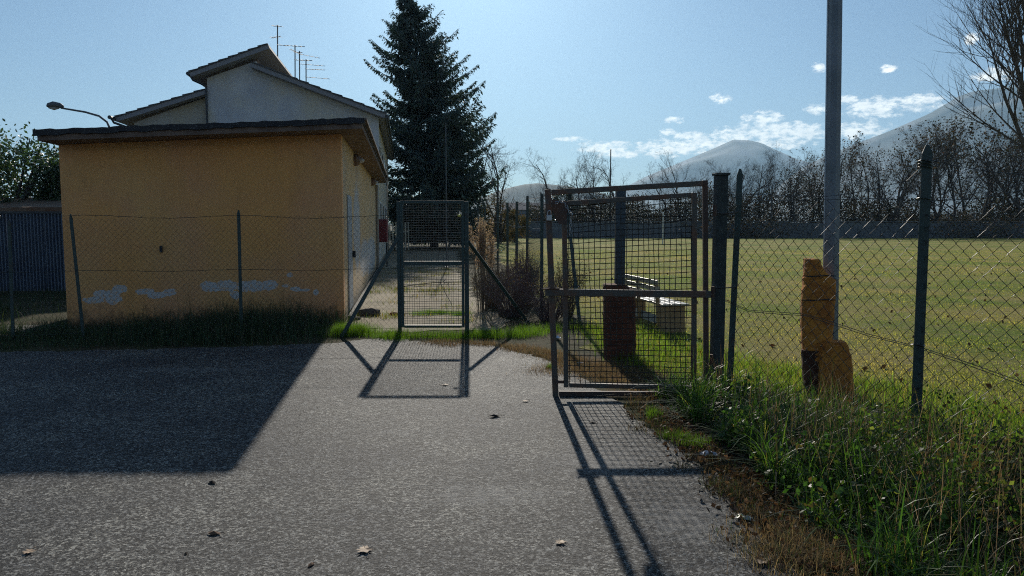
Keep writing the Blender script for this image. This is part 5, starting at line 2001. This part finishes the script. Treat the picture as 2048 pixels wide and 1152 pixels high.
dead_leaf(1560, 1135, .09, 'upright brown leaf in the dead grass at the bottom', M_BRN, 2.6, 14, .7)
dead_leaf(1185, 846, .05, 'small brown leaf on the asphalt under the rusty gate', M_BRN, 1.6, 15, .3)
M_PAPER = mat('crumpled_white_paper', (.62, .66, .72), .6)
M_WRAP = mat('yellow_and_white_wrapper', (.62, .62, .50), .4, (.45, .46, .10), 25, contrast=(.48, .52))
crumple('crumpled_tissue', 'crumpled white tissue on the verge edge below the rusty gate', 'litter', 1416, 911, .12, .07, .045, M_PAPER, 1)
crumple('sweet_wrapper', 'flattened yellow and white wrapper at the asphalt edge', 'litter', 1492, 1038, .10, .06, .025, M_WRAP, 2, rz=-.5)
crumple('paper_scrap', 'grey paper scrap in the dirt right of the yellow wrapper', 'litter', 1556, 1030, .08, .05, .02, M_PAPER, 3)
crumple('white_carton', 'small white carton lying in the grass behind the rusty gate frame', 'litter', 1112, 678, .13, .10, .06, M_PAPER, 4)
crumple('plastic_cap', 'pale scrap on the russet grass seen through the rusty gate', 'litter', 1160, 727, .08, .05, .02, M_PAPER, 5)
# orange stone and dark stone on path
M_STONE = mat('dark_stone', (.08, .07, .06), .9, (.14, .12, .10), 12, bump=.8, bscale=30)
M_BRK = mat('orange_brick_piece', (.42, .16, .09), .9, (.30, .12, .08), 12, bump=.6, bscale=40)
def stone(px, py, a, b_, h, label, m, seed, name='stone'):
    rr = random.Random(seed)
    c_ = G(px, py, .0)
    mb = MB()
    n = 10
    for j, (q, z) in enumerate(((.9, .0), (1.0, .35), (.8, .8), (.35, 1.0))):
        for k in range(n):
            t = 2 * math.pi * k / n
            f_ = q * (1 + rr.uniform(-.14, .14))
            mb.v.append((c_.x + math.cos(t) * a * f_, c_.y + math.sin(t) * b_ * f_, c_.z + z * h * (1 + rr.uniform(-.1, .1))))
    for j in range(3):
        for k in range(n):
            k2 = (k + 1) % n
            mb.f.append((j * n + k, j * n + k2, (j + 1) * n + k2, (j + 1) * n + k))
    mb.f.append(tuple(3 * n + k for k in range(n)))
    return tag(obj(name, mb, m), label, 'stone')
stone(738, 632, .22, .10, .13, 'long dark stone at the near edge of the pale path', M_STONE, 1)
stone(788, 631, .085, .06, .06, 'orange brick fragment beside the left post of the braced gate', M_BRK, 2, 'brick_fragment')
stone(712, 640, .08, .06, .06, 'small grey stone by the corner weeds', M_STONE, 3)
# fallen branches on the path
for i, (a, b_, lab) in enumerate((((985, 655), (968, 632), 'short pale stick lying behind the green grass strip'), ((1050, 652), (1080, 628), 'slanting dry stick at the foot of the leaning brace'), ((800, 575), (930, 567), 'long thin fallen branch across the far path'), ((880, 565), (905, 605), 'forked twig standing on the pale path'))):
    p, q = G(*a), G(*b_)
    q.z = .25 if i in (1, 3) else .03
    p.z = .02
    mb = MB().tube([p, p.lerp(q, .5) + UP * .05, q], [.012, .010, .005], 5)
    for k in range(4):
        s_ = p.lerp(q, .3 + .17 * k)
        mb.tube([s_ + UP * .03, s_ + Vector((.08 * (-1) ** k, .1, .14))], [.006, .003], 4)
    tag(obj('fallen_branch', mb, M_TWIG2), lab, 'branch')

# ------------------------------------------------------------------ haze
hz = bpy.data.materials.new('haze')
hz.use_nodes = True
hz.node_tree.nodes.clear()
vo = hz.node_tree.nodes.new('ShaderNodeVolumePrincipled')
vo.inputs['Color'].default_value = (.52, .78, 1.0, 1)
vo.inputs['Density'].default_value = 1.2e-4
vo.inputs['Anisotropy'].default_value = .22
oo = hz.node_tree.nodes.new('ShaderNodeOutputMaterial')
hz.node_tree.links.new(vo.outputs[0], oo.inputs['Volume'])
mb = MB().box((0, 0, 600), (2 * R + 400, 2 * R + 400, 1212))
o = obj('haze', mb, hz)
tag(o, kind='stuff')
o['label'] = 'thin bluish haze over the whole valley'
